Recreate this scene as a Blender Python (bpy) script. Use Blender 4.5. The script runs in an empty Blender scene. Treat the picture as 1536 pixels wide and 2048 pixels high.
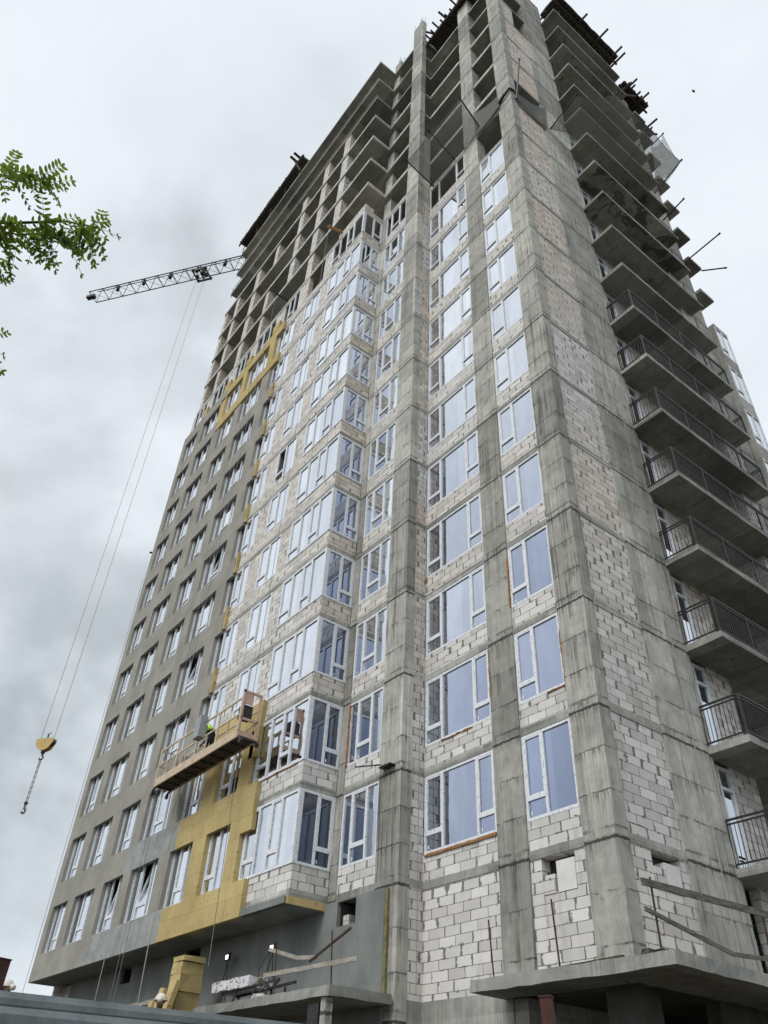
import bpy, math, random
from mathutils import Vector, Matrix
random.seed(7)
R = math.radians
SC = bpy.context.scene
COL = SC.collection

# ------------------------------------------------------------------ camera
cam_d = bpy.data.cameras.new("camera")
cam = bpy.data.objects.new("camera", cam_d)
COL.objects.link(cam)
CR = Vector((0.61236511, 0.78942494, 0.04262911))
CU = Vector((0.48252422, -0.41592397, 0.77082918))
CF = Vector((-0.62624225, 0.45145932, 0.63561398))
cam.matrix_world = Matrix(((CR.x, CU.x, -CF.x, 10.5203), (CR.y, CU.y, -CF.y, -14.0899),
                           (CR.z, CU.z, -CF.z, -5.3121), (0, 0, 0, 1)))
cam_d.sensor_fit = 'VERTICAL'
cam_d.sensor_height = 24.0
cam_d.lens = 24.0 * 1550.842 / 2048.0
cam_d.clip_start = 0.05
cam_d.clip_end = 3000
SC.camera = cam

# ------------------------------------------------------------------ world and sun
W = bpy.data.worlds.new("World")
SC.world = W
W.use_nodes = True
SUN_EL, SUN_DIR = R(48), Vector((0.16, -0.75, 0))          # soft brightness behind the camera


def build_world():
    nt = W.node_tree
    nt.nodes.clear()
    N, L = nt.nodes.new, nt.links.new
    out = N("ShaderNodeOutputWorld")
    bg = N("ShaderNodeBackground")
    bg.inputs["Strength"].default_value = 0.1
    L(bg.outputs[0], out.inputs[0])
    sky = N("ShaderNodeTexSky")
    sky.sky_type = 'NISHITA'
    sky.sun_disc = False
    sky.sun_elevation = SUN_EL
    sky.sun_rotation = math.atan2(SUN_DIR.x, SUN_DIR.y)
    tc = N("ShaderNodeTexCoord")
    sep = N("ShaderNodeSeparateXYZ")
    L(tc.outputs["Generated"], sep.inputs[0])
    # clouds: broad soft masses, darker towards the horizon
    mp = N("ShaderNodeMapping")
    mp.inputs["Scale"].default_value = (1.0, 1.0, 1.7)
    mp.inputs["Location"].default_value = (0.35, 0.9, 0.2)
    L(tc.outputs["Generated"], mp.inputs[0])
    n1 = N("ShaderNodeTexNoise")
    n1.inputs["Scale"].default_value = 2.1
    n1.inputs["Detail"].default_value = 7
    n1.inputs["Roughness"].default_value = 0.52
    n1.inputs["Distortion"].default_value = 0.35
    L(mp.outputs[0], n1.inputs["Vector"])
    grad = N("ShaderNodeMapRange")
    grad.interpolation_type = 'SMOOTHSTEP'
    L(sep.outputs["Z"], grad.inputs["Value"])
    grad.inputs["From Min"].default_value = 0.0
    grad.inputs["From Max"].default_value = 0.78
    grad.inputs["To Min"].default_value = 0.03
    grad.inputs["To Max"].default_value = 0.26
    add = N("ShaderNodeMath")
    add.operation = 'ADD'
    L(n1.outputs["Fac"], add.inputs[0])
    L(grad.outputs[0], add.inputs[1])
    ramp = N("ShaderNodeValToRGB")
    e = ramp.color_ramp.elements
    e[0].position, e[0].color = 0.30, (3.9, 4.25, 4.55, 1)
    e[1].position, e[1].color = 0.80, (7.35, 7.75, 8.2, 1)
    m = e.new(0.47)
    m.color = (5.3, 5.7, 6.05, 1)
    m = e.new(0.63)
    m.color = (6.6, 7.05, 7.5, 1)
    # one big dark cloud bank low in the west and a greyer one overhead
    last = add.outputs[0]
    for d, lo, hi, k in (((-0.80, 0.06, 0.58), 0.90, 1.0, 0.21), ((-0.88, 0.22, 0.42), 0.95, 1.02, 0.12), ((-0.30, 0.62, 0.72), 0.93, 1.0, 0.06)):
        dt = N("ShaderNodeVectorMath")
        dt.operation = 'DOT_PRODUCT'
        dt.inputs[1].default_value = d
        L(tc.outputs["Generated"], dt.inputs[0])
        wob = N("ShaderNodeTexNoise")
        wob.inputs["Scale"].default_value = 5.0
        wob.inputs["Detail"].default_value = 6
        L(tc.outputs["Generated"], wob.inputs["Vector"])
        ma = N("ShaderNodeMath")
        ma.operation = 'MULTIPLY_ADD'
        L(wob.outputs["Fac"], ma.inputs[0])
        ma.inputs[1].default_value = 0.30
        L(dt.outputs["Value"], ma.inputs[2])
        mr = N("ShaderNodeMapRange")
        mr.interpolation_type = 'SMOOTHSTEP'
        L(ma.outputs[0], mr.inputs["Value"])
        mr.inputs["From Min"].default_value = lo + 0.15
        mr.inputs["From Max"].default_value = hi + 0.15
        mr.inputs["To Max"].default_value = -k
        ad = N("ShaderNodeMath")
        ad.operation = 'ADD'
        L(last, ad.inputs[0])
        L(mr.outputs[0], ad.inputs[1])
        last = ad.outputs[0]
    L(last, ramp.inputs[0])
    mix = N("ShaderNodeMix")
    mix.data_type = 'RGBA'
    mix.inputs["Factor"].default_value = 0.92
    L(sky.outputs[0], mix.inputs["A"])
    L(ramp.outputs[0], mix.inputs["B"])
    L(mix.outputs["Result"], bg.inputs["Color"])


build_world()
sun_d = bpy.data.lights.new("sun", 'SUN')
sun_d.energy = 1.5
sun_d.angle = R(30)
sun_d.color = (1.0, 0.97, 0.92)
sun = bpy.data.objects.new("sun", sun_d)
COL.objects.link(sun)
sd = SUN_DIR.normalized() * math.cos(SUN_EL) + Vector((0, 0, math.sin(SUN_EL)))
sun.rotation_euler = (-sd).to_track_quat('-Z', 'Y').to_euler()
SC.view_settings.view_transform = 'Standard'
SC.view_settings.look = 'None'
SC.view_settings.gamma = 1.0
SC.view_settings.exposure = 0.34
SC.cycles.max_bounces = 8
SC.cycles.transparent_max_bounces = 16


# ------------------------------------------------------------------ materials
class NT:
    """small helper for wiring node materials"""

    def __init__(s, name):
        s.m = bpy.data.materials.new(name)
        s.m.use_nodes = True
        s.t = s.m.node_tree
        s.bsdf = s.t.nodes["Principled BSDF"]
        s.out = s.t.nodes["Material Output"]

    def n(s, kind, **kw):
        nd = s.t.nodes.new("ShaderNode" + kind)
        for k, v in kw.items():
            setattr(nd, k, v)
        return nd

    def put(s, sock, v):
        if isinstance(v, bpy.types.NodeSocket):
            s.t.links.new(v, sock)
        elif v is not None:
            sock.default_value = v

    def math(s, op, a, b=None, c=None, clamp=False):
        nd = s.n("Math", operation=op, use_clamp=clamp)
        for i, v in enumerate((a, b, c)):
            s.put(nd.inputs[i], v) if v is not None else None
        return nd.outputs[0]

    def noise(s, vec, scale, detail=4, rough=0.5, dist=0.0):
        nd = s.n("TexNoise")
        s.put(nd.inputs["Vector"], vec)
        nd.inputs["Scale"].default_value = scale
        nd.inputs["Detail"].default_value = detail
        nd.inputs["Roughness"].default_value = rough
        nd.inputs["Distortion"].default_value = dist
        return nd.outputs["Fac"]

    def scale(s, vec, sx, sy, sz, off=(0, 0, 0)):
        nd = s.n("Mapping")
        s.put(nd.inputs[0], vec)
        nd.inputs["Scale"].default_value = (sx, sy, sz)
        nd.inputs["Location"].default_value = off
        return nd.outputs[0]

    def mix(s, f, a, b, mode='MIX'):
        nd = s.n("Mix", data_type='RGBA', blend_type=mode)
        s.put(nd.inputs["Factor"], f)
        for k, v in (("A", a), ("B", b)):
            if isinstance(v, tuple) and len(v) == 3:
                v = v + (1,)
            s.put(nd.inputs[k], v)
        return nd.outputs["Result"]

    def step(s, v, lo, hi, to0=0.0, to1=1.0):
        nd = s.n("MapRange", interpolation_type='SMOOTHSTEP')
        s.put(nd.inputs["Value"], v)
        for k, x in (("From Min", lo), ("From Max", hi), ("To Min", to0), ("To Max", to1)):
            s.put(nd.inputs[k], x)
        return nd.outputs[0]

    def pos(s):
        g = s.n("NewGeometry")
        return g.outputs["Position"], g.outputs["True Normal"]

    def xyz(s, v):
        nd = s.n("SeparateXYZ")
        s.put(nd.inputs[0], v)
        return nd.outputs

    def comb(s, x, y, z=0.0):
        nd = s.n("CombineXYZ")
        for i, v in enumerate((x, y, z)):
            s.put(nd.inputs[i], v)
        return nd.outputs[0]

    def white(s, vec):
        nd = s.n("TexWhiteNoise", noise_dimensions='3D')
        s.put(nd.inputs["Vector"], vec)
        return nd.outputs["Value"]

    def bump(s, h, strength=0.3, dist=0.02):
        nd = s.n("Bump")
        nd.inputs["Strength"].default_value = strength
        nd.inputs["Distance"].default_value = dist
        s.put(nd.inputs["Height"], h)
        s.put(s.bsdf.inputs["Normal"], nd.outputs[0])

    def done(s, col, rough=0.85, spec=0.3):
        s.put(s.bsdf.inputs["Base Color"], col + (1,) if isinstance(col, tuple) else col)
        s.put(s.bsdf.inputs["Roughness"], rough)
        s.bsdf.inputs["Specular IOR Level"].default_value = spec
        return s.m


def mat_concrete(name, c0, c1, streak=0.5, seams=True, wet=0.0):
    b = NT(name)
    P, Nn = b.pos()
    x, y, z = b.xyz(P)
    big = b.noise(P, 0.55, 5, 0.6)
    mid = b.noise(P, 3.5, 6, 0.62)
    fine = b.noise(P, 28.0, 4, 0.6)
    col = b.mix(b.step(big, 0.3, 0.7), c0, c1)
    # every pour of a storey has its own tone
    pour = b.white(b.comb(b.math('FLOOR', b.math('DIVIDE', b.math('SUBTRACT', z, 0.1), 3.0)),
                          b.math('ROUND', b.math('DIVIDE', x, 2.6)), b.math('ROUND', b.math('DIVIDE', y, 1.9))))
    col = b.mix(1.0, col, b.mix(pour, (0.66, 0.66, 0.645), (1.22, 1.215, 1.2)), 'MULTIPLY')
    pan = b.white(b.comb(b.math('FLOOR', b.math('ADD', z, -0.02)), b.math('ROUND', b.math('DIVIDE', x, 1.3)), b.math('ROUND', b.math('DIVIDE', y, 0.95))))
    col = b.mix(0.55, col, b.mix(pan, (0.78, 0.78, 0.77), (1.2, 1.19, 1.17)), 'MULTIPLY')
    col = b.mix(1.0, col, b.mix(b.step(mid, 0.3, 0.7), (0.88, 0.88, 0.87), (1.09, 1.09, 1.08)), 'MULTIPLY')
    pour_b = b.white(b.comb(b.math('FLOOR', b.math('DIVIDE', b.math('SUBTRACT', z, 0.1), 3.0)), b.math('ADD', b.math('ROUND', b.math('DIVIDE', x, 2.6)), 57.0), b.math('ROUND', b.math('DIVIDE', y, 1.9))))
    brd = b.noise(b.scale(P, 24.0, 24.0, 0.10), 1.0, 3, 0.7)
    vf = b.math('LESS_THAN', b.math('ABSOLUTE', b.xyz(Nn)[2]), 0.5)
    col = b.mix(b.math('MULTIPLY', vf, b.math('ADD', 0.12, b.math('MULTIPLY', pour_b, 0.5))), col, b.mix(b.step(brd, 0.34, 0.66), (0.70, 0.70, 0.69), (1.2, 1.2, 1.19)), 'MULTIPLY')
    col = b.mix(0.3, col, b.mix(fine, (0.6, 0.6, 0.6), (1.35, 1.35, 1.35)), 'MULTIPLY')
    # water streaks running down
    st = b.noise(b.scale(P, 13.0, 13.0, 0.28), 1.0, 5, 0.65)
    pour2 = b.white(b.comb(b.math('FLOOR', b.math('DIVIDE', b.math('SUBTRACT', z, 0.1), 3.0)),
                           b.math('ADD', b.math('ROUND', b.math('DIVIDE', x, 2.6)), 31.0), b.math('ROUND', b.math('DIVIDE', y, 1.9))))
    area = b.math('MULTIPLY', b.step(b.noise(P, 0.8, 3), 0.36, 0.6), b.math('ADD', 0.35, b.math('MULTIPLY', pour2, 0.75)))
    smask = b.math('MULTIPLY', b.step(st, 0.50, 0.62), area)
    col = b.mix(b.math('MULTIPLY', smask, streak), col, (0.052, 0.053, 0.045))
    lt = b.noise(b.scale(P, 11.0, 11.0, 0.4, (3, 7, 1)), 1.0, 4, 0.6)
    lmask = b.math('MULTIPLY', b.step(lt, 0.6, 0.72), b.step(b.noise(P, 0.9, 2), 0.38, 0.52, 1.0, 0.0))
    col = b.mix(b.math('MULTIPLY', lmask, 0.55), col, (0.50, 0.52, 0.49))
    hgt = b.math('ADD', b.math('MULTIPLY', brd, 0.5), b.math('ADD', b.math('MULTIPLY', mid, 0.4), b.math('MULTIPLY', fine, 0.4)))
    if seams:
        wob = b.math('MULTIPLY', b.math('SUBTRACT', b.noise(P, 13.0, 5, 0.75), 0.5), 0.15)
        zz = b.math('ADD', z, wob)
        brk = b.step(b.noise(P, 2.3, 3), 0.36, 0.54)
        teeth = b.noise(b.scale(P, 16, 16, 1.2), 1.0, 4, 0.7)
        tot = None
        for z0, wd, k in ((0.02, 0.035, 0.9), (0.24, 0.03, 0.6), (1.02, 0.018, 0.75), (2.0, 0.016, 0.6)):
            d = b.math('ABSOLUTE', b.math('SUBTRACT', b.math('FLOORED_MODULO', b.math('SUBTRACT', zz, z0 - 1.5), 3.0), 1.5))
            ln = b.math('MULTIPLY', b.step(d, wd * 0.5, wd * 1.5, 1.0, 0.0), k)
            dn = b.math('FLOORED_MODULO', b.math('SUBTRACT', z0 + 3.0, zz), 3.0)
            th = b.math('MULTIPLY', b.step(dn, 0.03, 0.3, 0.8, 0.0), b.step(teeth, 0.52, 0.6))
            ln = b.math('MAXIMUM', ln, b.math('MULTIPLY', th, 0.75))
            if z0 > 0.1:
                ln = b.math('MULTIPLY', ln, brk)
            tot = ln if tot is None else b.math('MAXIMUM', tot, ln)
        vert = b.math('LESS_THAN', b.math('ABSOLUTE', b.xyz(Nn)[2]), 0.5)
        tot = b.math('MULTIPLY', tot, vert)
        col = b.mix(tot, col, (0.032, 0.032, 0.027))
        hgt = b.math('SUBTRACT', hgt, tot)
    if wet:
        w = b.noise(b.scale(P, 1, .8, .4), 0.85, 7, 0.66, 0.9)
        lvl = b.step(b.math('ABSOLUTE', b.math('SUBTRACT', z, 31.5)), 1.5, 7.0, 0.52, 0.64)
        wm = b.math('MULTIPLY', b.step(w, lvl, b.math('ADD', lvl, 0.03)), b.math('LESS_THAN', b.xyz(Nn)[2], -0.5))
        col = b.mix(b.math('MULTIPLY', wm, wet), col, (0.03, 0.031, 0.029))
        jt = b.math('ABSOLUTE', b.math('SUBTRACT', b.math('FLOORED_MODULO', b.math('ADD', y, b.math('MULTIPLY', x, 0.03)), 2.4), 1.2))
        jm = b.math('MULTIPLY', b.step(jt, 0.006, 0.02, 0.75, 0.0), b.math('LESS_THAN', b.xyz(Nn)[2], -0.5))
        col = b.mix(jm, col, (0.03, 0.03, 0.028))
    b.bump(hgt, 0.55, 0.02)
    return b.done(col, 0.88, 0.25)


def mat_blocks(name, h=0.2333, w=0.6, z0=0.2, c0=(0.56, 0.543, 0.52), c1=(0.77, 0.752, 0.73)):
    b = NT(name)
    P, Nn = b.pos()
    x, y, z = b.xyz(P)
    isx = b.math('GREATER_THAN', b.math('ABSOLUTE', b.xyz(Nn)[0]), 0.5)
    u = b.math('ADD', b.math('MULTIPLY', isx, y), b.math('MULTIPLY', b.math('SUBTRACT', 1.0, isx), x))
    wob = b.math('SUBTRACT', b.noise(P, 9.0, 4, 0.65), 0.5)
    u = b.math('ADD', u, b.math('MULTIPLY', wob, 0.035))
    v = b.math('ADD', b.math('SUBTRACT', z, z0), b.math('MULTIPLY', b.math('SUBTRACT', b.noise(P, 6.0, 4, 0.65), 0.5), 0.028))
    v = b.math('DIVIDE', v, h)
    row = b.math('FLOOR', v)
    fv = b.math('FRACT', v)
    rr = b.white(b.comb(row, isx, 5.0))
    uo = b.math('ADD', b.math('DIVIDE', u, w), b.math('ADD', b.math('MULTIPLY', b.math('FLOORED_MODULO', row, 2.0), 0.5), b.math('MULTIPLY', rr, 0.22)))
    cl = b.math('FLOOR', uo)
    fu = b.math('FRACT', uo)
    r1 = b.white(b.comb(cl, row, isx))
    r2 = b.white(b.comb(cl, row, b.math('ADD', isx, 3.3)))
    # vertical joints: most are hairlines, some are fat smears of mortar
    fat = b.math('MULTIPLY', b.math('MULTIPLY', b.step(b.math('SUBTRACT', r1, b.step(z, 8.0, 16.0, 0.0, 0.22)), 0.45, 0.5), b.math('ADD', 0.012, b.math('MULTIPLY', b.math('POWER', r2, 1.6), 0.07))), b.step(b.noise(P, 5.5, 4, 0.65), 0.36, 0.58, 0.15, 1.6))
    ragged = b.math('ADD', 0.55, b.noise(P, 14.0, 3, 0.6))
    wv = b.math('ADD', 0.012, b.math('MULTIPLY', fat, ragged))
    du = b.math('MINIMUM', fu, b.math('SUBTRACT', 1.0, fu))
    jv = b.step(du, b.math('MULTIPLY', wv, 0.8), b.math('MULTIPLY', wv, 1.25), 1.0, 0.0)
    dv = b.math('MINIMUM', fv, b.math('SUBTRACT', 1.0, fv))
    patchy = b.step(b.noise(P, 1.7, 4, 0.6), 0.56, 0.72)
    wh = b.math('ADD', 0.022, b.math('MULTIPLY', patchy, 0.06))
    jh = b.step(dv, b.math('MULTIPLY', wh, 0.7), b.math('MULTIPLY', wh, 1.3), 1.0, 0.0)
    sm = b.math('MULTIPLY', b.step(b.noise(b.scale(P, 1, 1, 1.6), 4.2, 5, 0.6), 0.63, 0.66),
                b.step(b.math('MINIMUM', b.math('MULTIPLY', du, 2.5), dv), 0.12, 0.2, 1.0, 0.0))
    joint = b.math('MAXIMUM', b.math('MAXIMUM', jv, jh), sm)
    hair = b.math('MAXIMUM', b.step(dv, 0.016, 0.034, 1.0, 0.0), b.step(du, 0.006, 0.013, 1.0, 0.0))
    tone = b.mix(r2, c0, c1)
    warm = b.step(b.noise(b.scale(P, .05, .05, .09), 1.0, 2), 0.36, 0.54)
    high = b.math('MULTIPLY', b.step(z, 3.0, 14.0, 0.25, 0.85), b.math('ADD', 0.35, b.math('MULTIPLY', isx, 0.65)))
    tone = b.mix(b.math('MULTIPLY', warm, high), tone, b.mix(1.0, tone, (1.0, 0.90, 0.78), 'MULTIPLY'))
    tone = b.mix(0.6, tone, b.mix(b.noise(P, 2.2, 6, 0.65), (0.72, 0.72, 0.71), (1.2, 1.2, 1.2)), 'MULTIPLY')
    grime = b.math('MULTIPLY', b.step(b.noise(b.scale(P, 2.2, 2.2, .35), 1.0, 4, 0.6), 0.55, 0.72), 0.35)
    tone = b.mix(grime, tone, (0.2, 0.195, 0.175))
    mort = b.mix(b.noise(P, 11.0, 4), (0.15, 0.148, 0.136), (0.29, 0.285, 0.265))
    mort = b.mix(b.math('MULTIPLY', hair, 0.7), mort, (0.06, 0.06, 0.054))
    col = b.mix(joint, tone, mort)
    b.bump(b.math('ADD', b.math('MULTIPLY', b.math('SUBTRACT', 1.0, joint), 0.7), b.math('MULTIPLY', b.noise(P, 40.0, 3), 0.3)), 0.75, 0.03)
    return b.done(col, 0.92, 0.2)


def mat_noise(name, c0, c1, scale=3.0, rough=0.85, spec=0.3, bump=0.25, stretch=(1, 1, 1), lo=0.3, hi=0.7, metal=0.0, fine=0.0):
    b = NT(name)
    P, _ = b.pos()
    n = b.noise(b.scale(P, *stretch), scale, 6, 0.62)
    col = b.mix(b.step(n, lo, hi), c0, c1)
    if fine:
        col = b.mix(fine, col, b.mix(b.noise(P, 35.0, 4, 0.65), (0.5, 0.5, 0.5), (1.45, 1.45, 1.45)), 'MULTIPLY')
    if bump:
        b.bump(n, bump, 0.02)
    b.bsdf.inputs["Metallic"].default_value = metal
    return b.done(col, rough, spec)


def mat_insulation(name):
    b = NT(name)
    P, Nn = b.pos()
    x, y, z = b.xyz(P)
    isx = b.math('GREATER_THAN', b.math('ABSOLUTE', b.xyz(Nn)[0]), 0.5)
    u = b.math('ADD', b.math('MULTIPLY', isx, y), b.math('MULTIPLY', b.math('SUBTRACT', 1.0, isx), x))
    v = b.math('DIVIDE', b.math('ADD', z, 0.2), 0.6)
    row = b.math('FLOOR', v)
    fu = b.math('FRACT', b.math('ADD', b.math('DIVIDE', u, 1.0), b.math('MULTIPLY', b.math('FLOORED_MODULO', row, 2.0), 0.5)))
    du = b.math('MINIMUM', fu, b.math('SUBTRACT', 1.0, fu))
    fv = b.math('FRACT', v)
    dv = b.math('MULTIPLY', b.math('MINIMUM', fv, b.math('SUBTRACT', 1.0, fv)), 0.6)
    j = b.step(b.math('MINIMUM', du, dv), 0.004, 0.014, 1.0, 0.0)
    rn = b.white(b.comb(b.math('FLOOR', b.math('ADD', b.math('DIVIDE', u, 1.0), b.math('MULTIPLY', b.math('FLOORED_MODULO', row, 2.0), 0.5))), row, 2.0))
    col = b.mix(rn, (0.49, 0.395, 0.19), (0.55, 0.45, 0.225))
    col = b.mix(0.6, col, b.mix(b.noise(b.scale(P, 1, 1, 3), 6.0, 6, 0.7), (0.65, 0.63, 0.6), (1.25, 1.25, 1.25)), 'MULTIPLY')
    col = b.mix(b.math('MULTIPLY', j, 0.45), col, (0.2, 0.15, 0.06))
    cx = b.math('SUBTRACT', b.math('FRACT', b.math('DIVIDE', u, 0.5)), 0.5)
    cy = b.math('SUBTRACT', b.math('FRACT', b.math('ADD', v, 0.25)), 0.5)
    dd = b.math('SQRT', b.math('ADD', b.math('POWER', b.math('MULTIPLY', cx, 0.5), 2.0), b.math('POWER', b.math('MULTIPLY', cy, 0.6), 2.0)))
    disc = b.math('MULTIPLY', b.step(dd, 0.03, 0.05, 1.0, 0.0), b.step(b.noise(P, 0.9, 2), 0.5, 0.56))
    col = b.mix(b.math('MULTIPLY', disc, 0.55), col, (0.24, 0.17, 0.06))
    big = b.noise(P, 0.7, 4, 0.6)
    col = b.mix(0.5, col, b.mix(b.step(big, 0.3, 0.7), (0.78, 0.74, 0.68), (1.18, 1.16, 1.1)), 'MULTIPLY')
    nick = b.step(b.noise(b.scale(P, 1, 1, 2.5), 5.5, 5, 0.6), 0.70, 0.72)
    col = b.mix(b.math('MULTIPLY', nick, 0.7), col, (0.16, 0.11, 0.04))
    b.bump(b.noise(P, 18.0, 5, 0.7), 0.5, 0.02)
    return b.done(col, 0.95, 0.1)


def mat_glass(name):
    b = NT(name)
    P, _ = b.pos()
    lw = b.n("LayerWeight")
    lw.inputs["Blend"].default_value = 0.5
    face = lw.outputs["Facing"]
    x, y, z = b.xyz(P)
    per = b.white(b.comb(b.math('FLOOR', b.math('DIVIDE', z, 3.0)), b.math('FLOOR', b.math('MULTIPLY', b.math('ADD', x, y), 0.37)), 1.0))
    fac = b.math('ADD', b.step(face, 0.16, 0.32, 0.12, 0.66), b.step(face, 0.34, 0.62, 0.0, 0.32))
    tint = b.mix(b.step(face, 0.27, 0.58), (0.62, 0.69, 0.90), (0.92, 0.955, 1.0))
    dust = b.noise(b.scale(P, 1, 1, .45), 2.4, 6, 0.68)
    per2 = b.white(b.comb(b.math('FLOOR', b.math('DIVIDE', z, 3.0)), b.math('FLOOR', b.math('MULTIPLY', b.math('ADD', x, y), 1.31)), 4.0))
    fac = b.math('MULTIPLY', fac, b.math('MULTIPLY', b.step(dust, 0.25, 0.75, 0.9, 1.03), b.math('ADD', 0.86, b.math('MULTIPLY', per2, 0.16))))
    tint = b.mix(1.0, tint, b.mix(per, (0.84, 0.85, 0.87), (1.06, 1.05, 1.02)), 'MULTIPLY')
    g = b.n("BsdfGlossy")
    b.put(g.inputs["Color"], tint)
    g.inputs["Roughness"].default_value = 0.015
    bm = b.n("Bump")
    bm.inputs["Strength"].default_value = 0.12
    bm.inputs["Distance"].default_value = 0.05
    b.put(bm.inputs["Height"], b.noise(P, 0.9, 2))
    b.put(g.inputs["Normal"], bm.outputs[0])
    d = b.n("BsdfDiffuse")
    room_dark = b.mix(b.noise(P, 1.3, 5, 0.6), (0.012, 0.017, 0.024), (0.05, 0.06, 0.075))  # opaque dark tone painted in for the unlit rooms behind the panes
    b.put(d.inputs["Color"], room_dark)
    ms = b.n("MixShader")
    b.put(ms.inputs[0], fac)
    b.put(ms.inputs[1], d.outputs[0])
    b.put(ms.inputs[2], g.outputs[0])
    b.put(b.out.inputs["Surface"], ms.outputs[0])
    return b.m


def mat_frame(name):
    b = NT(name)
    P, _ = b.pos()
    n = b.noise(b.scale(P, 1, 1, 0.45), 30.0, 3, 0.6)
    col = b.mix(b.step(n, 0.56, 0.62), (0.78, 0.80, 0.82), (0.40, 0.47, 0.56))
    return b.done(col, 0.45, 0.4)


def mat_net(name, solid=0.36, col=(0.27, 0.285, 0.26, 1)):
    b = NT(name)
    P, _ = b.pos()
    x, y, z = b.xyz(P)
    a = b.math('FRACT', b.math('MULTIPLY', b.math('ADD', b.math('ADD', x, y), z), 19.0))
    c = b.math('FRACT', b.math('MULTIPLY', b.math('SUBTRACT', b.math('ADD', x, y), z), 19.0))
    m = b.math('MINIMUM', a, c)
    th = b.math('LESS_THAN', m, solid)
    tr = b.n("BsdfTransparent")
    df = b.n("BsdfDiffuse")
    df.inputs["Color"].default_value = col
    ms = b.n("MixShader")
    b.put(ms.inputs[0], th)
    b.put(ms.inputs[1], tr.outputs[0])
    b.put(ms.inputs[2], df.outputs[0])
    b.put(b.out.inputs["Surface"], ms.outputs[0])
    return b.m


def mat_leaf(name):
    b = NT(name)
    P, _ = b.pos()
    n = b.noise(P, 6.0, 3)
    col = b.mix(b.step(n, 0.35, 0.65), (0.06, 0.112, 0.025), (0.15, 0.225, 0.047))
    b.put(b.bsdf.inputs["Base Color"], col)
    b.bsdf.inputs["Roughness"].default_value = 0.5
    tl = b.n("BsdfTranslucent")
    b.put(tl.inputs["Color"], b.mix(0.5, col, (0.26, 0.36, 0.03)))
    ms = b.n("MixShader")
    ms.inputs[0].default_value = 0.5
    b.put(ms.inputs[1], b.bsdf.outputs[0])
    b.put(ms.inputs[2], tl.outputs[0])
    b.put(b.out.inputs["Surface"], ms.outputs[0])
    return b.m


def mat_emit(name, c, s):
    b = NT(name)
    b.bsdf.inputs["Emission Color"].default_value = c + (1,)
    b.bsdf.inputs["Emission Strength"].default_value = s
    return b.m


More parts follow.
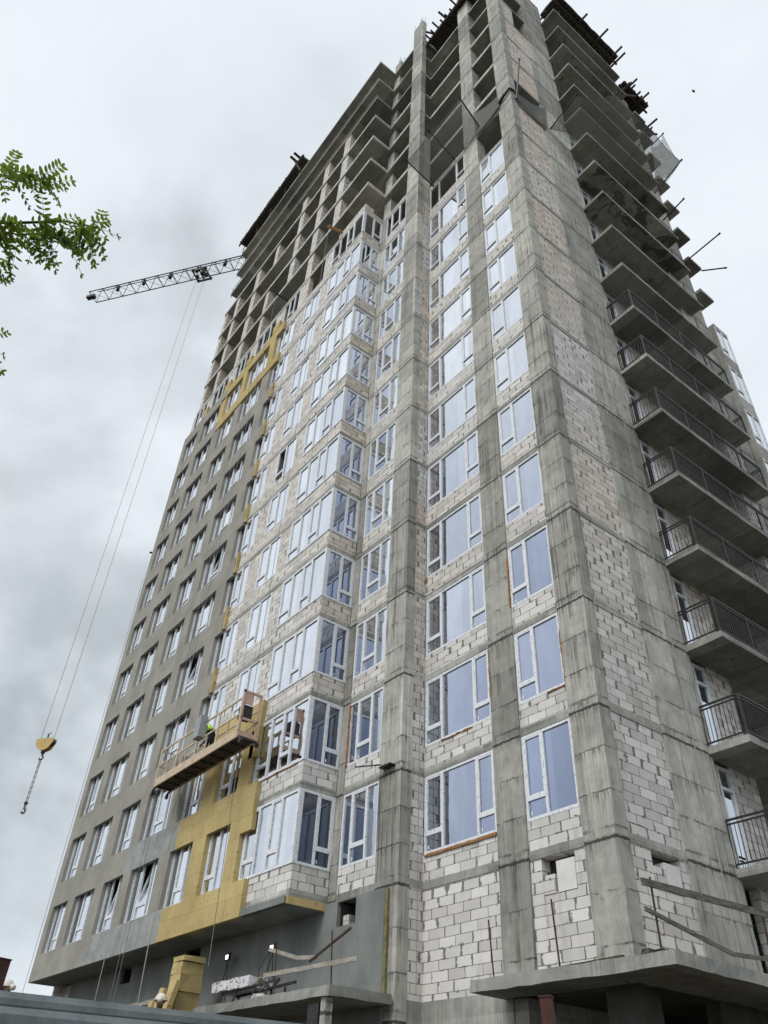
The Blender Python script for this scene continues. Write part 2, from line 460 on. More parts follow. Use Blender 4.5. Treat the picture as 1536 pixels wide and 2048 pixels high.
M = dict(
    conc=mat_concrete("concrete_column", (0.36, 0.358, 0.332), (0.53, 0.526, 0.492), 0.62),
    slab=mat_concrete("concrete_slab", (0.30, 0.304, 0.285), (0.47, 0.473, 0.448), 0.4, False, 0.25),
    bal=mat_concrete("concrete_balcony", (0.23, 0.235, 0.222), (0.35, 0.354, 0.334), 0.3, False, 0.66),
    block=mat_blocks("aerated_blocks"),
    plaster=mat_noise("grey_render", (0.275, 0.268, 0.233), (0.36, 0.352, 0.312), 0.8, 0.95, 0.1, 0.3, fine=0.25),
    plaster2=mat_noise("pale_fresh_render", (0.25, 0.262, 0.255), (0.37, 0.385, 0.375), 2.0, 0.9, 0.15, 0.3, fine=0.25),
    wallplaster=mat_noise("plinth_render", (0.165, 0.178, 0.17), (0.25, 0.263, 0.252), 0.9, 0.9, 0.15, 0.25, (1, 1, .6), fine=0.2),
    insul=mat_insulation("mineral_wool"),
    olive=mat_noise("old_wool_edge", (0.14, 0.13, 0.07), (0.24, 0.22, 0.12), 8, 0.95, 0.1),
    plainblock=mat_noise('clean_block', (0.66, 0.64, 0.61), (0.76, 0.74, 0.705), 2.5, 0.92, 0.2, 0.2),
    shade_conc=mat_noise('shade_dark_concrete', (0.06, 0.06, 0.054), (0.12, 0.12, 0.108), 1.5, 0.9, 0.2, 0.3, (1, 1, .5), fine=.3),  # plain concrete, darkened in colour for the shade under the canopy
    glass=mat_glass("window_glass"),
    frame=mat_frame("white_window_plastic"),
    black=mat_noise("black_iron", (0.012, 0.012, 0.013), (0.03, 0.03, 0.03), 9, 0.5, 0.4, 0),
    dark=mat_noise("interior_painted_shade", (0.035, 0.035, 0.033), (0.075, 0.075, 0.07), 1.2, 0.95, 0.1),  # unlit concrete inside, its shade painted in as a near-black colour
    rust=mat_noise("rusty_bar", (0.05, 0.032, 0.022), (0.10, 0.06, 0.04), 12, 0.85, 0.2),
    brown=mat_noise("brown_steel", (0.05, 0.02, 0.016), (0.085, 0.033, 0.026), 6, 0.7, 0.3, fine=0.3),
    wood=mat_noise("old_timber", (0.27, 0.245, 0.205), (0.42, 0.39, 0.34), 3, 0.9, 0.15, 0.3, (1, 1, 5)),
    greywood=mat_noise('weathered_timber', (0.085, 0.082, 0.072), (0.20, 0.19, 0.17), 3, 0.9, 0.15, 0.3, (1, 1, 5)),
    newwood=mat_noise("new_timber", (0.38, 0.23, 0.09), (0.50, 0.32, 0.14), 7, 0.85, 0.2, 0.3),
    formwood=mat_noise("formwork_timber", (0.04, 0.036, 0.031), (0.125, 0.105, 0.085), 4, 0.9, 0.15, 0.4, (3, 3, 1)),
    foam=mat_noise("mounting_foam", (0.25, 0.13, 0.06), (0.40, 0.21, 0.09), 20, 0.95, 0.1, 0.6),
    steel=mat_noise("dark_sheet", (0.10, 0.118, 0.12), (0.19, 0.215, 0.22), 3.0, 0.42, 0.5, 0.1, metal=0.55, fine=0.5),
    steel2=mat_noise("dark_sheet_shadow_gap", (0.03, 0.035, 0.036), (0.05, 0.056, 0.058), 3.0, 0.5, 0.4, 0.1, metal=0.3),
    crane=mat_noise("crane_paint", (0.05, 0.053, 0.056), (0.09, 0.094, 0.098), 5, 0.6, 0.3, 0),
    yellow=mat_noise("yellow_paint", (0.50, 0.36, 0.12), (0.62, 0.46, 0.18), 5, 0.6, 0.35, 0.1),
    tan=mat_noise("dusty_orange_paint", (0.50, 0.39, 0.27), (0.64, 0.53, 0.40), 5, 0.7, 0.25, 0.1),
    peach=mat_noise("faded_red_panel", (0.50, 0.33, 0.25), (0.62, 0.44, 0.34), 5, 0.7, 0.25, 0.1),
    greybox=mat_noise("grey_enamel", (0.25, 0.27, 0.28), (0.36, 0.385, 0.40), 5, 0.5, 0.35, 0.05),
    rope=mat_noise("pale_rope", (0.36, 0.34, 0.29), (0.5, 0.48, 0.42), 20, 0.9, 0.1, 0),
    wire=mat_noise("wire_rope", (0.16, 0.165, 0.17), (0.28, 0.285, 0.29), 20, 0.6, 0.3, 0),
    chain=mat_noise("galvanised_chain", (0.3, 0.32, 0.34), (0.46, 0.48, 0.5), 20, 0.5, 0.4, 0),
    net=mat_net("safety_net_mesh"),
    net2=mat_net("bunched_net_mesh", 0.66, (0.19, 0.20, 0.185, 1)),
    leaf=mat_leaf("leaf_green"),
    bark=mat_noise("bark", (0.03, 0.024, 0.018), (0.085, 0.07, 0.055), 14, 0.95, 0.1, 0.6, (3, 3, .6)),
    soil=mat_noise("bare_soil", (0.055, 0.048, 0.038), (0.10, 0.09, 0.072), 0.8, 0.98, 0.05, 0.5, fine=0.4),
    skin=mat_noise("skin", (0.36, 0.21, 0.14), (0.42, 0.25, 0.17), 5, 0.6, 0.3, 0),
    cloth=mat_noise("dark_work_cloth", (0.03, 0.035, 0.045), (0.07, 0.075, 0.09), 9, 0.95, 0.1, 0.2),
    white=mat_noise("white_cloth", (0.46, 0.46, 0.45), (0.62, 0.62, 0.60), 6, 0.85, 0.15, 0.2),
    helmet=mat_noise("dusty_helmet", (0.52, 0.49, 0.43), (0.66, 0.63, 0.57), 6, 0.5, 0.4, 0),
    hivis=mat_noise("hi_vis_green", (0.36, 0.55, 0.03), (0.50, 0.70, 0.06), 9, 0.8, 0.2, 0.2),
    paper=mat_noise("printed_wrap", (0.66, 0.65, 0.66), (0.22, 0.16, 0.20), 7, 0.5, 0.4, 0.1, (1, 1, 2), 0.53, 0.6),
    blue=mat_noise("blue_film", (0.16, 0.27, 0.42), (0.28, 0.42, 0.56), 6, 0.35, 0.5, 0.1),
    lamp=mat_emit("lit_lamp", (1.0, 0.96, 0.84), 3.0),
)


# ------------------------------------------------------------------ mesh helpers
class MB:
    def __init__(s):
        s.v, s.f, s.mi = [], [], []
        s.cur = 0

    def quad(s, *pts):
        i = len(s.v)
        s.v += [tuple(p) for p in pts]
        s.f.append(tuple(range(i, i + len(pts))))
        s.mi.append(s.cur)

    def box(s, x0, x1, y0, y1, z0, z1):
        x0, x1 = min(x0, x1), max(x0, x1)
        y0, y1 = min(y0, y1), max(y0, y1)
        z0, z1 = min(z0, z1), max(z0, z1)
        i = len(s.v)
        s.v += [(x0, y0, z0), (x1, y0, z0), (x1, y1, z0), (x0, y1, z0), (x0, y0, z1), (x1, y0, z1), (x1, y1, z1), (x0, y1, z1)]
        for q in ((0, 3, 2, 1), (4, 5, 6, 7), (0, 1, 5, 4), (1, 2, 6, 5), (2, 3, 7, 6), (3, 0, 4, 7)):
            s.f.append(tuple(i + k for k in q))
            s.mi.append(s.cur)
        return s

    def rough(s, x0, x1, y0, y1, z0, z1, step=0.3, j=0.012, seed=0):
        """a box whose edges wander a little, cut along its long sides"""
        rnd = random.Random(hash((round(x0, 2), round(y0, 2), round(z0, 2), seed)))
        x0, x1 = min(x0, x1), max(x0, x1)
        y0, y1 = min(y0, y1), max(y0, y1)
        z0, z1 = min(z0, z1), max(z0, z1)
        n = [max(1, int(round(d / step))) for d in (x1 - x0, y1 - y0, z1 - z0)]
        vid = {}

        def vert(a, b, c):
            k = (a, b, c)
            if k not in vid:
                vid[k] = len(s.v)
                s.v.append((x0 + (x1 - x0) * a / n[0] + rnd.uniform(-j, j), y0 + (y1 - y0) * b / n[1] + rnd.uniform(-j, j),
                            z0 + (z1 - z0) * c / n[2] + rnd.uniform(-j, j)))
            return vid[k]

        def face(*q):
            s.f.append(q)
            s.mi.append(s.cur)
        for a in range(n[0]):
            for b in range(n[1]):
                face(vert(a, b, 0), vert(a, b + 1, 0), vert(a + 1, b + 1, 0), vert(a + 1, b, 0))
                face(vert(a, b, n[2]), vert(a + 1, b, n[2]), vert(a + 1, b + 1, n[2]), vert(a, b + 1, n[2]))
        for a in range(n[0]):
            for c in range(n[2]):
                face(vert(a, 0, c), vert(a + 1, 0, c), vert(a + 1, 0, c + 1), vert(a, 0, c + 1))
                face(vert(a, n[1], c), vert(a, n[1], c + 1), vert(a + 1, n[1], c + 1), vert(a + 1, n[1], c))
        for b in range(n[1]):
            for c in range(n[2]):
                face(vert(0, b, c), vert(0, b, c + 1), vert(0, b + 1, c + 1), vert(0, b + 1, c))
                face(vert(n[0], b, c), vert(n[0], b + 1, c), vert(n[0], b + 1, c + 1), vert(n[0], b, c + 1))
        return s

    def prism(s, poly, z0, z1):
        """poly counter-clockwise seen from above"""
        i, n = len(s.v), len(poly)
        s.v += [(p[0], p[1], z0) for p in poly] + [(p[0], p[1], z1) for p in poly]
        s.f.append(tuple(range(i + n - 1, i - 1, -1)))
        s.f.append(tuple(range(i + n, i + 2 * n)))
        s.mi += [s.cur, s.cur]
        for k in range(n):
            k2 = (k + 1) % n
            s.f.append((i + k, i + k2, i + n + k2, i + n + k))
            s.mi.append(s.cur)
        return s

    def tube(s, pts, r, n=6, r2=None, cap=True):
        pts = [Vector(p) for p in pts]
        r2 = r if r2 is None else r2
        rings = []
        for k, p in enumerate(pts):
            d = (pts[min(k + 1, len(pts) - 1)] - pts[max(k - 1, 0)]).normalized()
            a = d.cross(Vector((0, 0, 1)) if abs(d.z) < 0.9 else Vector((1, 0, 0))).normalized()
            b = d.cross(a)
            rr = r + (r2 - r) * k / max(1, len(pts) - 1)
            i = len(s.v)
            for q in range(n):
                t = 2 * math.pi * q / n
                s.v.append(tuple(p + a * rr * math.cos(t) + b * rr * math.sin(t)))
            rings.append(i)
        for k in range(len(rings) - 1):
            for q in range(n):
                q2 = (q + 1) % n
                s.f.append((rings[k] + q, rings[k] + q2, rings[k + 1] + q2, rings[k + 1] + q))
                s.mi.append(s.cur)
        if cap:
            s.f.append(tuple(rings[0] + q for q in reversed(range(n))))
            s.f.append(tuple(rings[-1] + q for q in range(n)))
            s.mi += [s.cur, s.cur]
        return s

    def bar(s, a, b, w, h, up=(0, 0, 1)):
        """a rectangular bar from a to b"""
        a, b = Vector(a), Vector(b)
        d = (b - a).normalized()
        up = Vector(up)
        sx = d.cross(up)
        if sx.length < 1e-4:
            sx = d.cross(Vector((1, 0, 0)))
        sx.normalize()
        uz = sx.cross(d)
        i = len(s.v)
        for p in (a, b):
            for p1, p2 in ((-1, -1), (1, -1), (1, 1), (-1, 1)):
                s.v.append(tuple(p + sx * (w / 2 * p1) + uz * (h / 2 * p2)))
        for q in ((0, 1, 2, 3), (7, 6, 5, 4), (0, 4, 5, 1), (1, 5, 6, 2), (2, 6, 7, 3), (3, 7, 4, 0)):
            s.f.append(tuple(i + k for k in q))
            s.mi.append(s.cur)
        return s

    def ball(s, c, r, nu=12, nv=8, v0=0.0, v1=1.0, sc=(1, 1, 1)):
        i = len(s.v)
        for a in range(nv + 1):
            t = math.pi * (v0 + (v1 - v0) * a / nv)
            for q in range(nu):
                p = 2 * math.pi * q / nu
                s.v.append((c[0] + r * sc[0] * math.sin(t) * math.cos(p), c[1] + r * sc[1] * math.sin(t) * math.sin(p), c[2] + r * sc[2] * math.cos(t)))
        for a in range(nv):
            for q in range(nu):
                q2 = (q + 1) % nu
                s.f.append((i + a * nu + q, i + (a + 1) * nu + q, i + (a + 1) * nu + q2, i + a * nu + q2))
                s.mi.append(s.cur)
        return s

    def build(s, name, mats, parent=None, origin=None, smooth=False):
        off = Vector(origin) if origin is not None else (world_of(parent) if parent else Vector((0, 0, 0)))
        me = bpy.data.meshes.new(name)
        me.from_pydata([(v[0] - off.x, v[1] - off.y, v[2] - off.z) for v in s.v], [], s.f)
        for m in (mats if isinstance(mats, (list, tuple)) else [mats]):
            me.materials.append(m)
        me.polygons.foreach_set("material_index", s.mi)
        if smooth:
            me.polygons.foreach_set("use_smooth", [True] * len(me.polygons))
        me.update()
        o = bpy.data.objects.new(name, me)
        COL.objects.link(o)
        if parent:
            o.parent = parent
            o.location = off - world_of(parent)
        else:
            o.location = off
        return o


def world_of(o):
    p = Vector((0, 0, 0))
    while o is not None:
        p = p + o.location
        o = o.parent
    return p


def tag(o, label=None, cat=None, group=None, kind=None):
    for k, v in (("label", label), ("category", cat), ("group", group), ("kind", kind)):
        if v:
            o[k] = v
    return o


def thing(name, loc, label, cat, group=None):
    o = bpy.data.objects.new(name, None)
    o.location = loc
    COL.objects.link(o)
    return tag(o, label, cat, group)


def copy_part(src, parent, world_loc):
    """a copy of a part and of its sub-parts, sharing their meshes"""
    c = src.copy()
    COL.objects.link(c)
    c.parent = parent
    c.location = Vector(world_loc) - world_of(parent)
    for ch in src.children:
        d = ch.copy()
        COL.objects.link(d)
        d.parent = c
    return c


# ------------------------------------------------------------------ ground
GZ = -6.9
g = MB()
g.quad((-900, -900, GZ), (900, -900, GZ), (900, 900, GZ), (-900, 900, GZ))
tag(g.build("ground", M['soil']), kind="structure")
g = MB()
g.rough(-40, -5.2, -12.6, -1.0, GZ + 0.004, -4.6, 1.2, 0.05)
tag(g.build("terrace", M['soil']), kind="structure")

# ------------------------------------------------------------------ the tower: measures in metres, storey height 3
H, T = 3.0, 0.2
P1, P2 = 0.81, 2.13                       # how far the stepped planes stand in front of the right bay
AI, AB, AL = 6.37, 9.57, 30.75            # inner corner, corner of the glazed bay, far end
YB, YE = 13.55, 12.4                      # depth of the house, start of the far glazed bay
NB = 1.22                                 # balcony depth
TW = thing("tower_block", (-12, 6, GZ),
           "tall unfinished concrete apartment tower with aerated block infill and half its windows fitted", "building")
TOPK = 19
SILL = 0.87

# floor slabs
poly = [(0, 0), (0, 10.2), (0.55, 10.2), (0.55, YE), (0.9, YE), (0.9, YB), (-AL, YB), (-AL, -P2), (-AB, -P2), (-AB, -P1), (-AI, -P1), (-AI, 0)]
for k in range(0, TOPK):
    if k == 12:
        poly = [((-30.4 if p[0] == -AL else p[0]), p[1]) for p in poly]
    MB().prism(poly, H * k, H * k + T).build("floor_slab", M['slab'], TW)
polytop = [(-AI, YB), (-30.4, YB), (-30.4, -P2 - .05), (-AB, -P2 - .05), (-AB, -P1), (-AI, -P1)]
MB().prism(polytop, H * TOPK, H * TOPK + T).build("floor_slab", M['slab'], TW)
MB().rough(-AL - 0.5, -AL, 2.0, 8.0, 48, 48.2).rough(-AL - 0.5, -AL, 2, 8, 45, 45.2).rough(-AL - .5, -AL, 2, 8, 51, 51.2).rough(-AL - .5, -AL, 2, 8, 54, 54.2).build("end_balcony", M['slab'], TW)

# columns
def column(x0, x1, y0, y1, z0, z1, mt='conc', reb=0):
    o = MB().rough(x0, x1, y0, y1, z0, z1, 0.5, 0.009).build("column", M[mt], TW)
    if reb:
        m = MB()
        rr = random.Random(int(x0 * 100))
        for q in range(reb):
            bx, by = rr.uniform(x0 + .06, x1 - .06), rr.uniform(y0 + .06, y1 - .06)
            m.tube([(bx, by, z1 - 0.1), (bx + rr.uniform(-.05, .05), by + rr.uniform(-.05, .05), z1 + rr.uniform(1.0, 1.6))], 0.014, 4)
        m.build("rebar", M['rust'], o)
    return o


column(-0.87, 0.03, -0.03, 0.39, -2.5, 62)                # the corner
column(-3.51, -2.53, -0.03, 0.55, -2.5, 62)               # between the two windows of the right bay
column(-7.37, -AI + 0.02, -P1 - 0.03, -0.47, -6.9, 60.4, reb=9)
column(-9.56, -9.20, -P1 - 0.015, 0.2, 0.0, 36)           # narrow strip in the bay's inner corner
column(-9.95, -9.30, -P1 + .25, 0.1, 36, 59.6, reb=9)
column(-0.45, 0.03, 2.42, 4.45, -2.5, 57.5)               # right face
column(-0.3, 0.58, 11.35, 12.37, -6.9, 53)
column(-1.05, -0.2, 0.33, 0.9, -6.9, -2.66, 'shade_conc')               # below the canopy
column(-0.35, 0.0, 2.6, 4.3, -6.9, -2.66, 'shade_conc')
column(-0.9, -0.2, 7.2, 7.9, -6.9, -2.66, 'shade_conc')

# inner core and closing walls so that nothing can be looked through
c = MB()
c.box(-26, -3.2, 3.6, 10.5, GZ, 57).box(-3.2, -2.0, 6.6, 10.5, -2.4, 57)
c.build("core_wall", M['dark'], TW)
c = MB()
for k in range(0, TOPK):
    z0, z1 = H * k + T, H * k + H
    c.box(-AL + 0.02, -AL + 0.3, 3.2, YB - 0.02, z0, z1)
    c.box(-AL + 0.3, 0.0, YB - 0.3, YB - 0.02, z0, z1)
c.build("rear_wall", M['block'], TW)

# ---------------- block walls, one per storey and plane
COLS = {  # window openings of the long left plane: name -> (right edge, left edge)
    'W5': (13.5, 15.2), 'W6': (16.2, 18.05), 'W7': (19.0, 21.5), 'W8': (22.3, 24.3), 'W9': (25.3, 27.65), 'W10': (28.5, 30.4)}
PIERS = [(12.68, 13.5), (15.2, 16.2), (18.05, 19.0), (21.5, 22.3), (24.3, 25.3), (27.65, 28.5), (30.4, AL)]
def wall(name, *b, mt='block'):
    return MB().box(*b).build(name, M[mt], TW)


for k in range(0, 12):
    z0, zs, z1 = H * k + T, H * k + SILL, H * k + H
    if k < 11:
        wall("spandrel_wall", -2.53, -0.87, 0.018, 0.3, z0, zs)
    wall("spandrel_wall", -AI, -3.51, 0.018, 0.3, z0, zs)
    wall("return_wall", -AI - 0.3, -AI, -0.47, 0.018, z0, z1)
    wall("spandrel_wall", -9.2, -7.37, -P1 + 0.018, -P1 + 0.3, z0, zs)
    MB().box(-12.68, -AB, -P2 + 0.015, -P2 + 0.25, z0, zs).box(-AB - 0.25, -AB - 0.012, -P2 + 0.25, -P1 - 0.02, z0, zs).build("bay_parapet", M['block'], TW)
    m = MB()
    m.box(-AL, -12.68, -P2 + 0.018, -P2 + 0.3, z0, zs)
    for a0, a1 in PIERS:
        m.box(-a1, -a0, -P2 + 0.018, -P2 + 0.3, zs, z1)
    m.build("facade_wall", M['block'], TW)
# bare upper storeys: parapet on the bay, single courses and piers
MB().box(-12.2, -AB, -P2 + .015, -P2 + .25, 36.2, 36.85).box(-AB - .25, -AB - .012, -P2 + .25, -1.5, 36.2, 36.85) \
    .box(-AB - .25, -AB - .012, -1.5, -P1 - .02, 36.2, 36.43).build("bay_parapet", M['block'], TW)
wall("block_course", -9.2, -7.37, -P1 + .018, -P1 + .25, 36.2, 36.43)
for k in range(12, 17):
    z0, z1 = H * k + T, H * k + H
    cz = z0 + 0.2
    m = MB()
    m.box(-30.4, -12.2 if k == 12 else -AB, -P2 + 0.016, -P2 + 0.25, z0, cz)
    if k > 12:
        m.box(-AB - 0.25, -AB - 0.012, -P2 + 0.25, -P1 - 0.02, z0, cz)
        wall("block_course", -9.2, -7.37, -P1 + 0.018, -P1 + 0.25, z0, cz)
    wall("block_course", -2.53, -0.87, 0.018, 0.25, z0, cz)
    wall("block_course", -AI, -3.51, 0.018, 0.25, z0, cz)
    m.build("block_course", M['block'], TW)
    for q, (a0, a1) in enumerate(PIERS):
        if (k == 16 and q > 2) or (k == 12 and q in (0, 2)) or (k == 14 and q == 3):
            continue
        sh = 0.16 if q not in (0, 6) else 0.05
        wall("pier", -min(a1 - sh, 30.4), -(a0 + sh) if a0 < 30 else -29.9, -P2 + 0.07, -P2 + 0.62, cz, z1 if not (k == 16 and q == 2) else z1 - 0.9)
    if k in (12, 13):
        wall("return_wall", -AI - 0.3, -AI, -0.47, 0.018, z0, z1)

# ground storey, with the half-closed vents under the first slab
def vent_wall(a_lo, a_hi, hole, zb, zt, place):
    """wall with one hole; place(u0, u1, d0, d1, z0, z1) puts a box into it"""
    h0, h1, hz0, hz1 = hole
    m = MB()
    for u0, u1, q0, q1 in ((a_lo, h0, zb, zt), (h1, a_hi, zb, zt), (h0, h1, zb, hz0), (h0, h1, hz1, zt)):
        m.box(*place(u0, u1, 0.018, 0.3, q0, q1))
    return m.build("block_wall", M['block'], TW)


pl = lambda u0, u1, d0, d1, q0, q1: (-u1, -u0, d0, d1, q0, q1)
vent_wall(0.87, 2.53, (1.2, 2.18, -0.8, -0.012), -2.43, 0, pl)
MB().box(*pl(1.21, 1.74, 0.004, 0.25, -0.79, -0.15)).build("vent_infill", M['plainblock'], TW)
MB().box(*pl(1.80, 2.16, 0.0, 0.25, -0.79, -0.40)).build("vent_infill", M['block'], TW)
MB().box(*pl(1.1, 2.28, 0.30, 0.34, -0.9, 0)).build("vent_back", M['black'], TW)  # black sheet stands in for the shade deep in the vent
pr_ = lambda u0, u1, d0, d1, q0, q1: (-d1, -d0, u0, u1, q0, q1)
vent_wall(0.39, 2.42, (1.12, 2.14, -0.8, -0.012), -2.43, 0, pr_)
MB().box(*pr_(1.52, 2.06, 0.004, 0.25, -0.79, -0.2)).build("vent_infill", M['plainblock'], TW)
MB().box(*pr_(1.13, 1.50, 0.0, 0.25, -0.79, -0.34)).build("vent_infill", M['block'], TW)
MB().box(*pr_(1.0, 2.3, 0.30, 0.34, -0.9, 0)).build("vent_back", M['black'], TW)  # same black backing, painted shade of the right face's vent
wall("block_wall", -AI, -3.51, 0.018, 0.3, -2.5, 0)
wall("return_wall", -AI - 0.3, -AI, -0.47, 0.018, -2.5, 0)
MB().box(-AI, -3.3, 0.0, 0.35, GZ, -2.5).box(-AI - .3, -AI, -.47, 0.0, GZ, -2.5).box(-3.3, -2.9, 0.05, 3.0, GZ, -2.66).build("plinth_wall", M['slab'], TW)
MB().box(-3.2, 0.4, 6.2, 6.6, GZ, -2.66).box(-0.4, 0.4, 6.6, 12.0, GZ, -2.66).build("plinth_wall", M['dark'], TW)  # added to close the entrance off from light, coloured shade-dark

# right face
for k in range(-1, 18):
    z0, z1 = (H * k + T, H * k + H) if k >= 0 else (-2.43, 0)
    if k == 12:
        wall("panel_wall", -0.3, -0.02, 0.39, 2.42, z0, z0 + 0.25)
    elif k == 16:
        wall("panel_wall", -0.3, -0.02, 0.39, 1.3, z0, z1)
    elif -1 < k < 17:
        wall("panel_wall", -0.3, -0.02, 0.39, 2.42, z0, z1)
    # wall behind the balconies with the door opening left free, loggia, far wing
    wall("door_wall", -0.35, -0.1, 4.45, 4.70, z0, z1)
    m = MB()
    m.box(-0.35, -0.1, 5.32, 6.6, z0, z1)
    m.box(-1.6, -0.35, 6.35, 6.6, z0, z1)
    m.box(-1.85, -1.6, 6.35, 10.45, z0, z1)
    m.box(-1.6, 0.53, 10.2, 10.45, z0, z1)
    m.box(0.3, 0.53, 10.45, 11.35, z0, z1)
    m.build("loggia_wall", M['block'], TW)

# ---------------- windows
FW, FD = 0.075, 0.07


def window_frame_mb(a0, a1, zt, divs, transoms, z0=SILL, z1=H - 0.005, sub=True, tilt=None):
    """frame in the X-Z plane, a measured to the left; outer face at y=0.
    divs: inner mullion positions; transoms: indices of the lights (from the right) with a transom at zt"""
    f = MB()
    y0, y1 = 0.0, FD
    f.box(-a1, -a1 + FW, y0, y1, z0, z1).box(-a0 - FW, -a0, y0, y1, z0, z1)
    f.box(-a1 + FW, -a0 - FW, y0, y1, z0, z0 + FW).box(-a1 + FW, -a0 - FW, y0, y1, z1 - FW, z1)
    es = [a0 + FW] + list(divs) + [a1 - FW]
    for d in divs:
        f.box(-d - FW / 2, -d + FW / 2, y0 - 0.003, y1, z0 + FW, z1 - FW)
    for t in transoms:
        r_, l_ = es[t], es[t + 1]
        r_ += 0 if t == 0 else FW / 2
        l_ -= 0 if t == len(es) - 2 else FW / 2
        f.box(-l_, -r_, y0 - 0.002, y1, zt - 0.045, zt + 0.045)
        f.box(-l_ + .06, -l_ + .1, y0 + .028, y0 + .042, z0 + .14, z0 + .23)
        if sub:                                     # the opening light above has its own sash
            s = 0.045
            if tilt == t:
                tl = 0.34
                for (p, q) in (((-l_, zt + .05), (-l_, z1 - FW)), ((-r_, zt + .05), (-r_, z1 - FW)), ((-l_, zt + .07), (-r_, zt + .07)), ((-l_, z1 - FW - .02), (-r_, z1 - FW - .02))):
                    ya = lambda zz: 0.02 + tl * (zz - zt) / (z1 - zt)
                    f.bar((p[0], ya(p[1]), p[1]), (q[0], ya(q[1]), q[1]), 0.06, 0.06, (0, 1, 0))
            else:
                zb, zu = zt + 0.045, z1 - FW
                f.box(-l_, -l_ + s, y0 + .005, y1, zb, zu).box(-r_ - s, -r_, y0 + .005, y1, zb, zu)
                f.box(-l_ + s, -r_ - s, y0 + .005, y1, zb, zb + s).box(-l_ + s, -r_ - s, y0 + .005, y1, zu - s, zu)
    return f


def make_window(a0, a1, yp, zt, divs, transoms, k, glazed=True, tilt=None, skip=None):
    """one window set in the plane y = yp at storey k"""
    f = window_frame_mb(a0, a1, zt, divs, transoms, tilt=tilt)
    f.v = [(v[0], v[1] + yp, v[2] + H * k) for v in f.v]
    o = f.build("window" if glazed else "empty_window_frame", M['frame'], TW, origin=(-(a0 + a1) / 2, yp, H * k))
    if glazed:
        p = MB()
        es = [a0] + list(divs) + [a1]
        for q in range(len(es) - 1):
            if skip == q:
                continue
            if tilt == q:
                p.box(-es[q + 1], -es[q], yp + .04, yp + .05, H * k + SILL + .03, H * k + zt)
                zz0, zz1 = H * k + zt, H * k + H - .05
                p.quad((-es[q + 1], yp + .03, zz0), (-es[q], yp + .03, zz0), (-es[q], yp + .36, zz1), (-es[q + 1], yp + .36, zz1))
            else:
                p.box(-es[q + 1], -es[q], yp + .04, yp + .05, H * k + SILL + .03, H * k + H - .03)
        p.build("pane", M['glass'], o)
    return o


def window_column(a0, a1, yp, divs, transoms, ks, zt=1.39):
    src = None
    for k in ks:
        if src is None:
            src = make_window(a0, a1, yp, zt, divs, transoms, k)
        else:
            copy_part(src, TW, (-(a0 + a1) / 2, yp, H * k))
    return src


YW = 0.012
window_column(0.88, 2.52, YW, [1.84], [1], range(0, 11))
window_column(3.52, 6.34, YW, [4.2, 5.58], [0, 2], range(0, 11))
window_column(7.39, 9.19, -P1 + YW, [7.98, 8.72], [1], range(0, 11))
WL = -P2 + 0.012
SPEC = {'W5': ([14.42], [1]), 'W6': ([16.8, 17.45], [1]), 'W7': ([19.75, 20.65], [1]), 'W8': ([22.95, 23.65], [1]),
        'W9': ([26.05, 26.85], [1]), 'W10': ([29.1, 29.75], [1])}
TILT = {('W7', 0), ('W7', 3), ('W7', 5), ('W8', 0)}
for nm, (dv, tr) in SPEC.items():
    a0, a1 = COLS[nm]
    ks = [k for k in range(0, 11) if (nm, k) not in TILT and not (nm == 'W5' and k == 6) and not (nm == 'W9' and k == 9)]
    window_column(a0, a1, WL, dv, tr, ks)
    for k in range(0, 11):
        if (nm, k) in TILT:
            make_window(a0, a1, WL, 1.39, dv, tr, k, tilt=1)
make_window(*COLS['W5'], WL, 1.39, *SPEC['W5'], 6, skip=1)
make_window(*COLS['W9'], WL, 1.39, *SPEC['W9'], 9, skip=0)
# fitted frames still without glass on the storey above
make_window(3.52, 6.34, YW, 1.39, [4.2, 5.58], [0], 11, False)
make_window(7.39, 9.19, -P1 + YW, 1.39, [7.98, 8.72], [1], 11, False)
for nm in ('W6', 'W7', 'W8', 'W9', 'W10'):
    make_window(*COLS[nm], WL, 1.39, *SPEC[nm], 11, False)


def bay_window(k, glazed=True):
    f = window_frame_mb(9.60, 12.66, 1.39, [10.5, 11.12, 11.86], [1, 3])
    f.v = [(v[0], v[1] - P2 - .012, v[2]) for v in f.v]
    # the side light, turned through a right angle
    s = window_frame_mb(0.02, 1.24, 1.39, [0.62], [0])
    i = len(f.v)
    for v in s.v:
        a = -v[0]
        f.v.append((-AB + .012 - v[1], -P1 - a, v[2]))
    f.f += [tuple(i + q for q in fc) for fc in s.f]
    f.mi += s.mi
    f.box(-AB - .05, -AB + .02, -P2 - .02, -P2 + .09, SILL, H - .005)        # corner post
    f.v = [(v[0], v[1], v[2] + H * k) for v in f.v]
    o = f.build("bay_window" if glazed else "empty_bay_frame", M['frame'], TW, origin=(-AB, -P2, H * k))
    if glazed:
        p = MB()
        p.box(-12.6, -9.68, -P2 + .03, -P2 + .04, H * k + SILL + .03, H * k + H - .03)
        p.box(-AB - .04, -AB - .03, -P2 + .08, -P1 - .04, H * k + SILL + .03, H * k + H - .03)
        p.build("pane", M['glass'], o)
    return o


src = bay_window(0)
for k in range(1, 11):
    copy_part(src, TW, (-AB, -P2, H * k))
bay_window(11, False)


